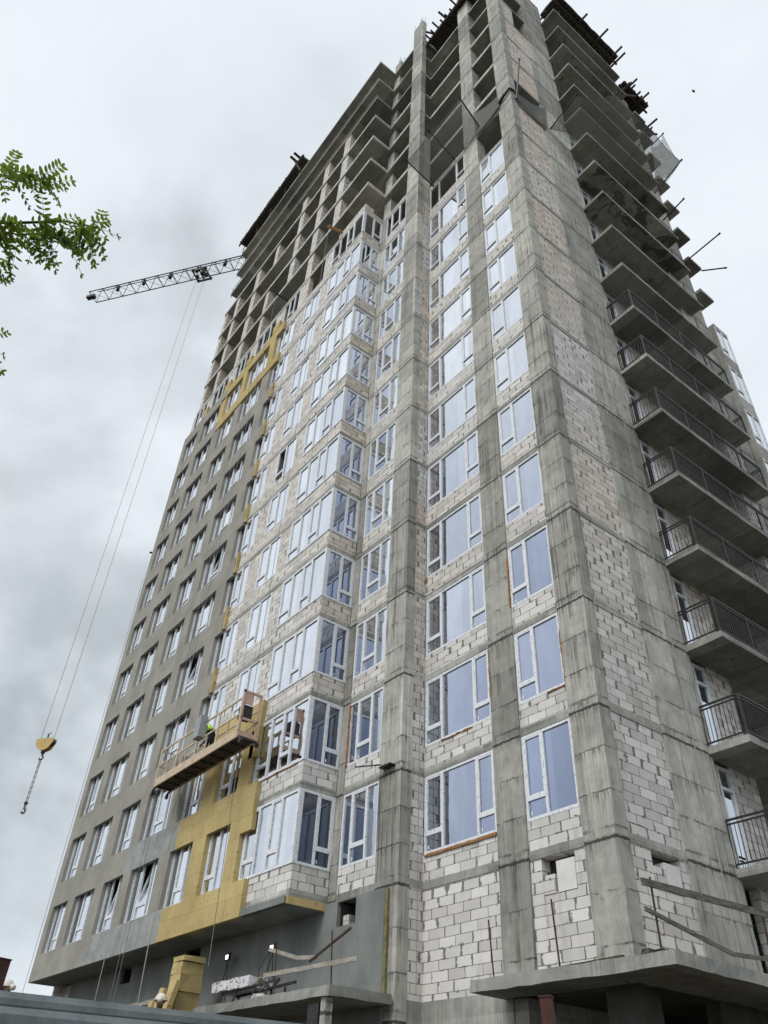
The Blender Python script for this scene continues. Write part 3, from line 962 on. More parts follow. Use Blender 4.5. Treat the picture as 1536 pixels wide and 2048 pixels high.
# ---------------- far glazed bay of the right face
def far_bay(k):
    z0, z1 = H * k + SILL, H * k + H - .005
    f = MB()
    X0, X1 = 0.83, 0.9
    for ya, yb in ((12.4, 12.47), (12.93, 13.0), (13.48, 13.55)):
        f.box(X0, X1, ya, yb, z0, z1)
    for za, zb in ((z0, z0 + .07), (z1 - .07, z1)):
        f.box(X0 + .003, X1 - .003, 12.47, 12.93, za, zb).box(X0 + .003, X1 - .003, 13.0, 13.48, za, zb)
    f.box(X0 + .003, X1 - .003, 12.47, 12.93, z0 + .5, z0 + .58)
    o = f.build("far_bay_window", M['frame'], TW, origin=(0.9, 12.9, H * k))
    p = MB()
    p.box(0.85, 0.86, 12.44, 13.52, z0 + .03, z1 - .03)
    p.build("pane", M['glass'], o)
    return o


src = far_bay(0)
for k in range(1, 9):
    copy_part(src, TW, (0.9, 12.9, H * k))
MB().box(0.56, 0.885, YE - .06, YE - .002, 0.0, 27.0).build("far_bay_wall", M['slab'], TW)
for k in range(0, 9):
    MB().box(0.6, 0.89, YE + .005, YB - .005, H * k + T, H * k + SILL).build("far_bay_wall", M['slab'], TW)

# ---------------- balconies
def railing_mb(z):
    r = MB()
    xo, ya, yb = NB - 0.06, 4.36, 11.0
    zt, zm, zb = z + 1.13, z + 1.03, z + 0.10
    ys = [ya, 6.02, 7.68, 9.34, yb]
    for y in ys:
        r.box(xo - .025, xo + .025, y - .025, y + .025, z, zt)
    r.box(0.0, 0.04, ya - .02, ya + .02, z, zt).box(0.56, 0.6, yb - .02, yb + .02, z, zt)
    for zz, t in ((zt, .025), (zm, .018), (zb, .018)):
        r.box(xo - .02, xo + .02, ya, yb, zz - t, zz + t)
        r.box(-0.02, xo, ya - .018, ya + .018, zz - t, zz + t)
        r.box(0.53, xo, yb - .018, yb + .018, zz - t, zz + t)
    n = int((yb - ya) / 0.125)
    for q in range(1, n):
        y = ya + (yb - ya) * q / n
        r.box(xo - .007, xo + .007, y - .007, y + .007, zb, zm)
    for q in range(1, 10):
        x = xo * q / 10
        r.box(x - .007, x + .007, ya - .007, ya + .007, zb, zm)
    for q in range(1, 6):
        x = 0.55 + (xo - .55) * q / 6
        r.box(x - .009, x + .009, yb - .009, yb + .009, zb, zm)
    return r


rail_src = None
for k in range(0, TOPK):
    z = H * k
    m = MB()
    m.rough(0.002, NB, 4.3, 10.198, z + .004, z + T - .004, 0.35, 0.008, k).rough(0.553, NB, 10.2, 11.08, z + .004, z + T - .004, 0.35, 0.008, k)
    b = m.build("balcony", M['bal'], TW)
    if k <= 7:
        if rail_src is None:
            rail_src = railing_mb(z + T).build("railing", M['black'], b, origin=(NB, 7, z))
        else:
            c = rail_src.copy()
            COL.objects.link(c)
            c.parent = b
            c.location = Vector((NB, 7, z)) - world_of(b)
src = None
for k in range(0, 13):
    z0, z1 = H * k + T + .02, H * k + H - .12
    if src is None:
        f = MB()
        X0, X1 = -0.16, -0.085
        f.box(X0, X1, 4.70, 4.78, z0, z1).box(X0, X1, 5.24, 5.32, z0, z1)
        for za, zb in ((z0, z0 + .09), (z1 - .08, z1), (z1 - .62, z1 - .54)):
            f.box(X0, X1 - .003, 4.78, 5.24, za, zb)
        src = f.build("balcony_door", M['frame'], TW, origin=(0, 5, H * k))
        MB().box(-0.14, -0.13, 4.75, 5.27, z0 + .03, z1 - .03).build("pane", M['glass'], src)
    else:
        copy_part(src, TW, (0, 5, H * k))
for k in range(2, 8):                                        # orange foam beside the doors
    MB().rough(-0.1, -0.07, 4.665, 4.70, H * k + .6, H * k + 2.1, 0.12, 0.012).build("mounting_foam", M['foam'], TW)
for fb in ((-9.2, -9.13, -P1 - .03, -P1 + 0.01, 3.9, 5.9, 0.12, 0.02), (-6.3, -3.55, -0.02, 0.012, 0.80, 0.865, 0.2, 0.01),
           (-1.5, -0.9, -0.01, 0.014, 3.83, 3.87, 0.1, 0.016), (-0.885, -0.86, -0.04, 0.0, 3.9, 5.4, 0.12, 0.012),
           (-12.6, -9.9, -P2 - .015, -P2 + .02, 3.845, 3.875, 0.15, .014), (-6.36, -6.3, -0.02, .012, 9.7, 9.9, .06, .02),
           (-3.52, -3.49, -0.04, 0.0, 4.2, 5.9, .12, .012), (-5.6, -4.3, -0.01, .014, 3.84, 3.87, .1, .015), (-2.56, -2.52, -.04, 0, 6.9, 8.6, .12, .01)):
    MB().rough(*fb).build("mounting_foam", M['foam'], TW)

# ---------------- render and insulation on the left part
SO = -P2 - 0.15                                              # outer face
def coat(name, mat, boxes):
    m = MB()
    for (a0, a1, z0, z1) in boxes:
        m.box(-a1, -a0, SO, -P2 + 0.004, z0, z1)
    return m.build(name, M[mat], TW)


AX = 31.0
g_, l_, y_ = [], [], []
for k in range(0, 12):
    z0, z1 = H * k - 0.2, H * k + SILL - 0.02
    if k == 0:
        y_.append((12.0, 17.7, z0, z1)); l_.append((17.7, 24.6, z0, z1)); g_.append((24.6, AX, z0, z1))
    elif k == 1:
        y_.append((12.1, 17.7, z0, z1)); l_.append((17.7, 22.4, z0, z1)); g_.append((22.4, AX, z0, z1))
    elif k == 2:
        y_.append((12.5, 16.4, z0, z1)); l_.append((16.4, 19.8, z0, z1)); g_.append((19.8, AX, z0, z1))
    elif k < 10:
        g_.append((17.5, AX, z0, z1))
    elif k == 10:
        y_.append((17.35, 24.9, z0 + .22, z1 - .05)); g_.append((24.9, AX, z0, z1))
    else:
        y_.append((17.35, 24.5, z0 + .2, z1 - .08)); g_.append((24.5, AX, z0, z1))
    zp0, zp1 = z1, H * k + 2.8
    for q, (a0, a1) in enumerate(PIERS):
        if q < 2:
            continue
        a1 = AX if q == 6 else a1
        if k < 10:
            g_.append((a0, a1, zp0, zp1))
        elif k == 10:
            (y_ if q < 5 else g_).append((a0 + .12, a1 - .12, zp0 - .05, zp1 + .2) if q < 5 else (a0, a1, zp0, zp1))
        elif k == 11 and q < 6:
            y_.append((a0 + .05, a1 - .1, zp0, zp0 + (0.75, 0.6, 0.7, 0.8, 0)[q - 2] if q < 6 else zp0))
for k in (0, 1):
    y_.append((15.2, 16.2, H * k + SILL - .02, H * k + 2.8))
    y_.append((12.75, 13.5, H * k + SILL - .02, H * k + 2.8))
y_.append((12.5, 13.0, 6.0 - 1.2, 5.8))
y_.append((12.05, 12.75, 2.3, 2.8))
y_ = [b for b in y_ if b[3] > b[2] + .01]
coat("insulation_cladding", 'insul', [b for b in y_ if b[2] < 12])
coat("insulation_cladding", 'insul', [b for b in y_ if b[2] > 12])
coat("render_coat", 'plaster', g_)
tag(coat("render_coat", 'plaster2', l_), "paler freshly trowelled band of render")
for k in range(3, 10):                                       # raw wool showing at the end of each rendered band
    MB().rough(-17.5, -17.34, SO + .02, -P2, H * k - 0.15 + .1, H * k + SILL + .22, 0.2, 0.015).build("insulation_edge", M['insul'], TW)
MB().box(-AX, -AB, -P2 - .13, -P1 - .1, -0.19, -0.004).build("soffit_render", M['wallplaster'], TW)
MB().box(-12.0, -AB, -P2 - .05, -P2 + .0, -0.19, -0.01).box(-AB, -AB + .05, -P2 - .05, -P1 - .12, -0.2, 0.0).build("insulation_edge", M['insul'], TW)
MB().box(-AX, -AL, -P2, YB, -0.2, 33.8).build("render_coat", M['plaster'], TW)

# plinth wall below the overhang, with its openings
m = MB()
y0, y1 = -P1 - 0.115, -P1 + 0.0
holes = [(8.03, 8.9, -0.68, -0.06), (16.95, 18.1, -2.2, -0.2), (22.65, 23.6, -0.75, -0.2)]
xs = [6.78, 8.03, 8.9, 16.95, 18.1, 22.65, 23.6, 29.2]
hole_x = {(8.03, 8.9): (-0.68, -0.06), (16.95, 18.1): (-2.2, -0.2), (22.65, 23.6): (-0.75, -0.2)}
for a0, a1 in zip(xs[:-1], xs[1:]):
    if (a0, a1) in hole_x:
        zb, zt = hole_x[(a0, a1)]
        m.box(-a1, -a0, y0, y1, GZ, zb).box(-a1, -a0, y0, y1, zt, -0.02)
    else:
        m.box(-a1, -a0, y0, y1, GZ, -0.02)
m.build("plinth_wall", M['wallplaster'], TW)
MB().box(-6.78, -6.66, y0 + .01, -P1, -2.45, -0.05).build("insulation_edge", M['olive'], TW)
m = MB()
for (a0, a1), (zb, zt) in hole_x.items():
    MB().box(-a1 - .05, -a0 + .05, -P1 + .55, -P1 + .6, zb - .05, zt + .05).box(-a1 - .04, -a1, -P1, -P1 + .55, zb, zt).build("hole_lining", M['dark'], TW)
m = MB()
m.box(-8.03 - .9, -8.03 - .6, -P1 + .1, -P1 + .5, -.68, -.36)
m.build("vent_infill", M['block'], TW)
MB().box(-30.6, -29.2, -P1 + .05, -P1 + .5, GZ, -.2).box(-30.6, -30.3, -P1 - .4, -P1 + .05, -2.6, -.2).build("plinth_wall", M['block'], TW)

# canopies over the entrances
MB().rough(-13.0, -AI + .02, -2.72, -P1 - .12, -2.66, -2.45, 0.35, 0.012).build("entrance_canopy", M['bal'], TW)
MB().rough(-3.5, 1.64, -1.05, 0.0, -2.66, -2.43, 0.35, 0.012).rough(0.035, 1.64, 0.0, 14, -2.66, -2.43, 0.35, 0.012).build("entrance_canopy", M['bal'], TW)
MB().box(-3.2, 0.0, 0.3, 13, -2.66, -2.5).build("entrance_ceiling", M['shade_conc'], TW)  # added to keep light out of the entrance, shade put into its colour
MB().rough(-6.75, -6.55, -2.65, -2.45, GZ, -2.67, .5, .006).build("column", M['conc'], TW)

# ------------------------------------------------------------------ formwork at the top
def formwork(name, label, x0, x1, y0, y1, z, beams, boards=True, seed=1):
    rr = random.Random(seed)
    t = thing(name, ((x0 + x1) / 2, (y0 + y1) / 2, z), label, "formwork", "formwork decks at the top of the tower")
    m = MB()
    m.rough(x0, x1, y0, y1, z - .05, z + .1, 0.5, 0.03, seed)
    m.build("deck", M['formwood'], t)
    for (a, b, w) in beams:
        MB().bar(a, b, w, w * 1.3).build("beam", M['formwood'], t)
    return t


bm = []
rr = random.Random(3)
for q in range(30):                                          # cross joists along the left deck
    x = -20.6 - q * 0.36
    bm.append(((x, -P2 - .26 - rr.uniform(0, .06), 59.9), (x, 1.5, 59.9), 0.1))
bm += [((-20.3, -P2 - .2, 59.72), (-31.4, -P2 - .2, 59.72), 0.12), ((-20.3, -0.6, 59.72), (-31.0, -0.6, 59.72), .12)]
t = formwork("formwork_deck", "long dark timber formwork deck on the far left end of the tower roof", -31.3, -20.6, -P2 - .25, 1.6, 60.05, bm)
m = MB()
for q in range(5):
    x = -21.2 - q * 2.4
    MB().tube([(x, -P2 + .12, 57.2), (x, -P2 + .12, 59.7)], 0.04, 6).build("prop", M['rust'], t)
bm = []
for q in range(14):
    x = -0.5 - q * 0.46
    bm.append(((x, -.55 - rr.uniform(0, .45), 56.72), (x, 2.2, 56.72), 0.1))
bm += [((-0.3, -.35, 56.55), (-6.7, -.35, 56.55), .12), ((-5.9, -.9, 56.9), (-5.2, .8, 57.2), .1), ((-4.4, -1.0, 57.0), (-4.3, 1.0, 57.0), .12)]
t = formwork("formwork_deck", "dark ragged timber formwork between the tall bare columns above the inner corner", -6.3, -0.95, -.4, 2.4, 56.84, bm, seed=5)
bm = []
for q in range(17):
    y = 4.75 + q * 0.37
    bm.append(((-0.2, y, 56.3), (1.60 + rr.uniform(0, .05), y, 56.3), 0.1))
for y in (6.9, 8.75, 10.4, 10.9):
    bm.append(((0.6, y, 56.15), (2.25 + rr.uniform(-.2, .25), y + .08, 56.2), .11))
bm += [((1.3, 4.5, 56.15), (1.3, 11.1, 56.15), .13), ((0.4, 4.5, 56.15), (0.4, 11, 56.15), .13)]
t = formwork("formwork_deck", "dark timber formwork deck jutting out above the topmost balcony", 0.0, 1.68, 4.55, 10.9, 56.42, bm, seed=8)
m = MB()
for y in (5.2, 7.4, 9.6):
    MB().tube([(1.05, y, 54.2), (1.05, y, 56.1)], 0.04, 6).build("prop", M['rust'], t)
bm = []
for q in range(8):
    y = 11.6 + q * 0.33
    bm.append(((-.2, y, 53.9), (1.3 + rr.uniform(0, .3), y, 53.9), .1))
bm += [((.9, 11.3, 53.75), (.9, 14.4, 53.75), .12), ((0.6, 11.9, 53.7), (1.95, 12.0, 53.8), .1), ((.6, 13.3, 53.7), (1.9, 13.4, 53.8), .1)]
formwork("formwork_deck", "small dark timber formwork deck at the far right end of the tower roof", -0.2, 1.25, 11.5, 14.2, 54.02, bm, seed=11)
bm = [((1.0, 10.9, 51.3), (1.3, 12.3, 52.6), .09), ((.6, 11.0, 51.8), (1.7, 11.1, 52.2), .1), ((.5, 12.7, 48.7), (1.9, 12.9, 48.9), .1), ((.6, 12.3, 48.3), (1.3, 13.6, 48.6), .1)]
formwork("formwork_deck", "leaning dark timber boards along the right edge of the upper storeys", 0.58, 1.05, 12.42, 13.9, 49.6, bm, seed=12)
t = thing("scaffold_frame", (-21, -2.4, 57.2), "little dark timber frame sticking up beside the left formwork deck", "scaffold frame")
MB().bar((-20.4, -2.3, 57.2), (-21.9, -2.5, 61.2), .13, .13).bar((-20.9, -3.0, 60.2), (-20.9, -1.3, 59.9), .2, .12).bar((-21.6, -3.0, 60.7), (-21.6, -1.3, 60.4), .2, .12).build("timber", M['formwood'], t)
# starter bars along the open slab edges
m = MB()
for q in range(22):
    x = -9.9 - q * 0.97
    for s in (0, .08):
        m.tube([(x + s, -P2 + .3, 57.2), (x + s + rr.uniform(-.05, .05), -P2 + .2, 57.75)], .012, 4)
m.build("rebar", M['rust'], TW)
m = MB()
for k in (17, 18):
    for q in range(6):
        x = -10.0 - q * 4.1
        m.tube([(x, -P2 + .12, H * k - .1), (x, -P2 + .12, H * k + 1.25)], .03, 5)
m.build("guard_post", M['rust'], TW)
m = MB()
for k in (17, 18):
    m.box(-AL + .5, -AB - .3, -P2 + .10, -P2 + .14, H * k + 1.05, H * k + 1.13)
m.build("guard_rail", M['wood'], TW)

# ------------------------------------------------------------------ catch nets and their poles
def pole(label, a, b, r=0.05, grp="slanting poles of the catch nets"):
    m = MB()
    m.tube([a, b], r, 8)
    m.tube([b, Vector(b) + (Vector(b) - Vector(a)).normalized() * .12], r * 1.35, 8)
    o = m.build("net_pole", M['black'], None, origin=a)
    return tag(o, label, "pole", grp)


NP = [((0.03, 2.88, 36.6), (1.87, 2.88, 37.15)), ((1.22, 4.79, 36.7), (3.08, 4.79, 38.02)), ((1.22, 7.49, 36.7), (3.13, 7.49, 37.67)),
      ((1.22, 10.07, 36.7), (3.1, 10.07, 37.47)), ((1.22, 9.92, 33.7), (2.51, 9.92, 33.97)), ((0.9, 12.34, 32.85), (2.73, 12.34, 32.9)),
      ((0.9, 13.5, 32.85), (2.03, 13.5, 31.77)), ((0.9, 12.88, 46.6), (1.84, 12.88, 46.7))]
NL = ["slanting net pole standing on the bare column left of the balconies", "slanting net pole at the near corner of the balcony edge under the nets",
      "slanting net pole from the middle of the balcony edge, between two nets", "slanting net pole at the far end of the balcony edge, carrying the last net",
      "short bare pole sticking out one balcony below the nets", "upper of the two bare poles pointing out from the far right edge",
      "lower, nearly level pole pointing out from the far right edge", "thin short pole high on the far right edge above the nets"]
for (a, b), lb in zip(NP, NL):
    pole(lb, a, b, 0.04)
PL = [((-2.2, -.03, 36.44), (-2.2, -1.45, 37.96)), ((-4.25, -.03, 36.31), (-4.25, -1.83, 37.14)), ((-5.97, -.03, 35.95), (-5.97, -1.98, 36.39))]
for (a, b), lb in zip(PL, ["net pole leaning out beside the column between the open right bays", "net pole leaning out above the empty frames of the right bay",
                           "net pole leaning out next to the tall column at the inner corner"]):
    pole(lb, a, b, 0.045)
pole("upright net pole at the bare corner of the tower", (0.32, 0.0, 35.4), (1.0, -.25, 38.3), 0.045)


def net(label, p00, p10, p11, p01, sag=0.5, n=10, group="catch nets around the tower", mt='net'):
    m = MB()
    p00, p10, p11, p01 = map(Vector, (p00, p10, p11, p01))
    idx = {}
    for i in range(n + 1):
        for j in range(n + 1):
            u, v = i / n, j / n
            p = p00 * (1 - u) * (1 - v) + p10 * u * (1 - v) + p11 * u * v + p01 * (1 - u) * v
            p.z -= sag * (4 * u * (1 - u)) * (0.35 + .65 * v) + sag * .5 * (4 * v * (1 - v))
            idx[i, j] = len(m.v)
            m.v.append(tuple(p))
    for i in range(n):
        for j in range(n):
            m.f.append((idx[i, j], idx[i + 1, j], idx[i + 1, j + 1], idx[i, j + 1]))
            m.mi.append(0)
    m.cur = 1
    m.tube([m.v[idx[i, n]] for i in range(n + 1)], .012, 4)
    m.tube([m.v[idx[i, 0]] for i in range(n + 1)], .012, 4)
    o = m.build("safety_net", [M[mt], M['wire']], None, origin=tuple(p00))
    return tag(o, label, "net", group)


net("catch net hung between the corner column pole and the near balcony pole", NP[0][0], NP[1][0], NP[1][1], NP[0][1], .45)
net("catch net hung in front of the bare balconies between the first two edge poles", NP[1][0], NP[2][0], NP[2][1], NP[1][1], .5)
net("catch net at the far end of the bare balconies, its edge drooping against the sky", NP[2][0], NP[3][0], NP[3][1], NP[2][1], .5)
net("loose tail of netting hanging against the sky beyond the last pole", (0.9, 12.88, 46.5), (1.22, 11.0, 39.5), NP[3][1], (1.84, 12.88, 46.7), 1.2)
net("grey bunched net bellied into the open storey left of the tower corner", (-0.72, -0.14, 36.25), (-2.5, -0.12, 36.05), (-2.55, -0.14, 38.7), (-0.68, -0.2, 37.35), .25, mt='net2')
net("catch net stretched below the dark open slabs of the right bay", PL[0][0], PL[1][0], PL[1][1], PL[0][1], .35)
net("catch net stretched to the tall column of the inner corner", PL[1][0], PL[2][0], PL[2][1], PL[1][1], .3)
net("grey bunched net sagging across the missing block panel at the tower corner", (0.07, 0.2, 36.1), (0.12, 2.5, 36.0), (0.14, 2.65, 38.5), (0.25, 0.12, 36.5), .35, mt='net2')
m = MB()
m.tube([(-0.75, -.12, 36.6), (-.3, -.16, 36.75), (0.05, -.12, 36.95), (0.12, .1, 36.9), (.12, .35, 36.6)], .09, 7, .05)
tag(m.build("safety_net", M['black'], None, origin=(0, -.1, 36.7)), "dark gathered bundle of netting tied round the tower corner", "net", "catch nets around the tower")

t = MB()
t.bar((-11.9, -1.5, 37.05), (-11.9, -3.12, 36.42), .16, .07)
tag(t.build("timber_plank", M['newwood'], None, origin=(-11.9, -1.9, 36.95)), "yellow new timber plank poking out beside the empty bay frame", "plank")
t = thing("hoist_bracket", (-17.9, -2.1, 36.5), "small dark steel bracket poking out of an open storey with a rope", "bracket")
MB().bar((-17.9, -1.7, 36.55), (-17.9, -3.0, 36.5), .09, .09).tube([(-18.1, -2.95, 36.5), (-17.7, -2.95, 36.5)], .06, 8).build("arm", M['black'], t)

# ------------------------------------------------------------------ tower crane
CT = Vector((-54.8, -10.5, 70.0))
CDv = Vector((0.8038, 0.5949, 0))
CMAST = CT + CDv * 46
cr = thing("tower_crane", (CMAST.x, CMAST.y, GZ), "dark lattice tower crane jib reaching out from behind the tower", "crane")


def lattice(m, a, b, w, h, n, r, up=Vector((0, 0, 1)), braces=True):
    """a triangular boom: two bottom chords, one top chord"""
    d = (b - a).normalized()
    s = d.cross(up).normalized()
    p1 = lambda t: a.lerp(b, t) + s * w / 2
    p2 = lambda t: a.lerp(b, t) - s * w / 2
    pt = lambda t: a.lerp(b, t) + up * h
    for p in (p1, p2):
        m.tube([p(0), p(1)], r, 6)
    m.tube([pt(0.012), pt(1)], r * .9, 6)
    for q in range(n + 1):
        t0 = q / n
        m.tube([p1(t0), p2(t0)], r * .7, 5)
        if q < n:
            t1, th = (q + 1) / n, (q + .5) / n
            m.tube([p1(t0), p2(t1)], r * .4, 4)
            for p in (p1, p2):
                m.tube([p(t0), pt(th)], r * .5, 4)
                m.tube([pt(th), p(t1)], r * .5, 4)


m = MB()
lattice(m, CT, CMAST, 1.5, 1.35, 26, 0.065)
s_ = CDv.cross(Vector((0, 0, 1)))
for q in range(6):                                            # walkway clutter hung in the boom
    p = CT + CDv * (3.2 + q * 3.4) + Vector((0, 0, .35))
    m.box(p.x - .22, p.x + .22, p.y - .16, p.y + .16, p.z - .1, p.z + .55)
m.tube([CT + Vector((0, 0, .9)) + CDv * .4, CMAST + Vector((0, 0, .9))], .05, 5)
m.bar(CT - CDv * .75 + Vector((0, 0, .1)), CT + CDv * .3 + Vector((0, 0, .1)), .5, .35)
m.build("jib", M['crane'], cr)
m = MB()
lattice(m, CMAST, CMAST + CDv * 14, 1.5, 1.2, 8, .07)
p = CMAST + CDv * 12
m.box(p.x - 1, p.x + 1, p.y - 1, p.y + 1, 68.6, 71)
m.build("counter_jib", M['crane'], cr)
m = MB()
for sx in (-.8, .8):
    for sy in (-.8, .8):
        m.box(CMAST.x + sx - .09, CMAST.x + sx + .09, CMAST.y + sy - .09, CMAST.y + sy + .09, GZ, 71)
for q in range(38):
    z = GZ + q * 2.05
    for sg in (-.8, .8):
        m.tube([(CMAST.x - .8, CMAST.y + sg, z), (CMAST.x + .8, CMAST.y + sg, z + 2.05)], .045, 4)
        m.tube([(CMAST.x + sg, CMAST.y - .8, z), (CMAST.x + sg, CMAST.y + .8, z + 2.05)], .045, 4)
m.build("mast", M['crane'], cr)
m = MB()
m.bar(CMAST + Vector((0, 0, 1)), CMAST + Vector((0, 0, 7.5)), .7, .7)
m.box(CMAST.x - 1.9, CMAST.x - .9, CMAST.y - 1.9, CMAST.y - .4, 67.5, 69.6)
m.build("cab", M['crane'], cr)
TR = Vector((-43.77, -1.98, 70.0))
m = MB()
for q in (-.75, .75):
    for w in (-.7, .7):
        p = TR + CDv * q + s_ * w
        m.ball((p.x, p.y, p.z - .1), .19, 8, 6)
for q in (-.55, .55):
    p = TR + CDv * q
    m.ball((p.x, p.y, p.z - .35), .26, 10, 6)
m.bar(TR - CDv * .9 + s_ * .7 - Vector((0, 0, .15)), TR + CDv * .9 + s_ * .7 - Vector((0, 0, .15)), .12, .3)
m.bar(TR - CDv * .9 - s_ * .7 - Vector((0, 0, .15)), TR + CDv * .9 - s_ * .7 - Vector((0, 0, .15)), .12, .3)
for q in (-.8, 0, .8):
    m.bar(TR + CDv * q - s_ * .8 - Vector((0, 0, .2)), TR + CDv * q + s_ * .8 - Vector((0, 0, .2)), .12, .14)
p = TR + CDv * .1
m.box(p.x - .25, p.x + .25, p.y - .2, p.y + .2, p.z - .05, p.z + .6)
m.build("trolley", M['crane'], cr)
HZ = 15.15
m = MB()
for q in (-.52, .52):
    p = TR + CDv * q
    m.tube([(p.x, p.y, 69.6), (p.x, p.y, HZ)], .016, 5)
m.build("hoist_rope", M['wire'], cr)
hb = thing("hook_block", (TR.x, TR.y, HZ - 1.4), "yellow half-round crane hook block hanging on two wire ropes", "hook block")
m = MB()
pr = [(-.66, .08), (-.66, -.22), (-.5, -.5), (-.2, -.72), (.14, -.74), (.42, -.6), (.66, -.18), (.66, .08)]
for sgn in (-.17, .17):
    i = len(m.v)
    for d in (-.025, .025):
        for (u, z) in pr:
            p = TR + CDv * u + s_ * (sgn + d)
            m.v.append((p.x, p.y, HZ + z))
    n = len(pr)
    m.f += [tuple(range(i, i + n)), tuple(range(i + 2 * n - 1, i + n - 1, -1))] + [(i + q, i + n + q, i + n + (q + 1) % n, i + (q + 1) % n) for q in range(n)]
    m.mi += [0] * (n + 2)
m.build("cheek_plate", M['yellow'], hb)
m = MB()
for q in (-.42, .42):
    p = TR + CDv * q + Vector((0, 0, HZ - 70 - .12))
    m.tube([p - s_ * .14, p + s_ * .14], .24, 14)
m.tube([TR + Vector((0, 0, HZ - 70.0)), TR + Vector((0, 0, HZ - 69.55)), TR + CDv * .15 + Vector((0, 0, HZ - 69.45))], .05, 6)
m.build("sheave", M['crane'], hb)


def hook_pts(c, r, d):
    return [Vector(c) + Vector((0, 0, r * 2.1))] + [Vector(c) + d * (r * math.sin(t)) + Vector((0, 0, r * math.cos(t))) for t in [0, .8, 1.6, 2.4, 3.14, 3.9, 4.5]]


m = MB()
m.ball((TR.x, TR.y, HZ - .82), .15, 10, 6)
m.tube(hook_pts((TR.x, TR.y, HZ - 1.2), .15, CDv), .055, 8)
m.build("hook", M['crane'], hb)
ch = thing("chain_sling", (TR.x, TR.y, 10.4), "long grey lifting chain with a hook hanging below the yellow hook block", "chain")
m = MB()
for q in (-.06, .06):
    p = TR + CDv * q
    m.tube([(p.x, p.y, HZ - 1.25), (p.x, p.y, HZ - 1.9)], .04, 6)
    for zz in range(16):
        z0 = HZ - 1.9 - zz * .17
        m.tube([(p.x, p.y, z0), (p.x, p.y, z0 - .15)], .042 if zz % 2 else .03, 5)
m.build("links", M['chain'], ch)
MB().ball((TR.x, TR.y, 10.95), .13, 8, 6).tube([(TR.x, TR.y, 10.9), (TR.x, TR.y, 10.6)], .04, 6).tube(hook_pts((TR.x, TR.y, 10.45), .14, CDv), .06, 8).build("end_hook", M['crane'], ch)


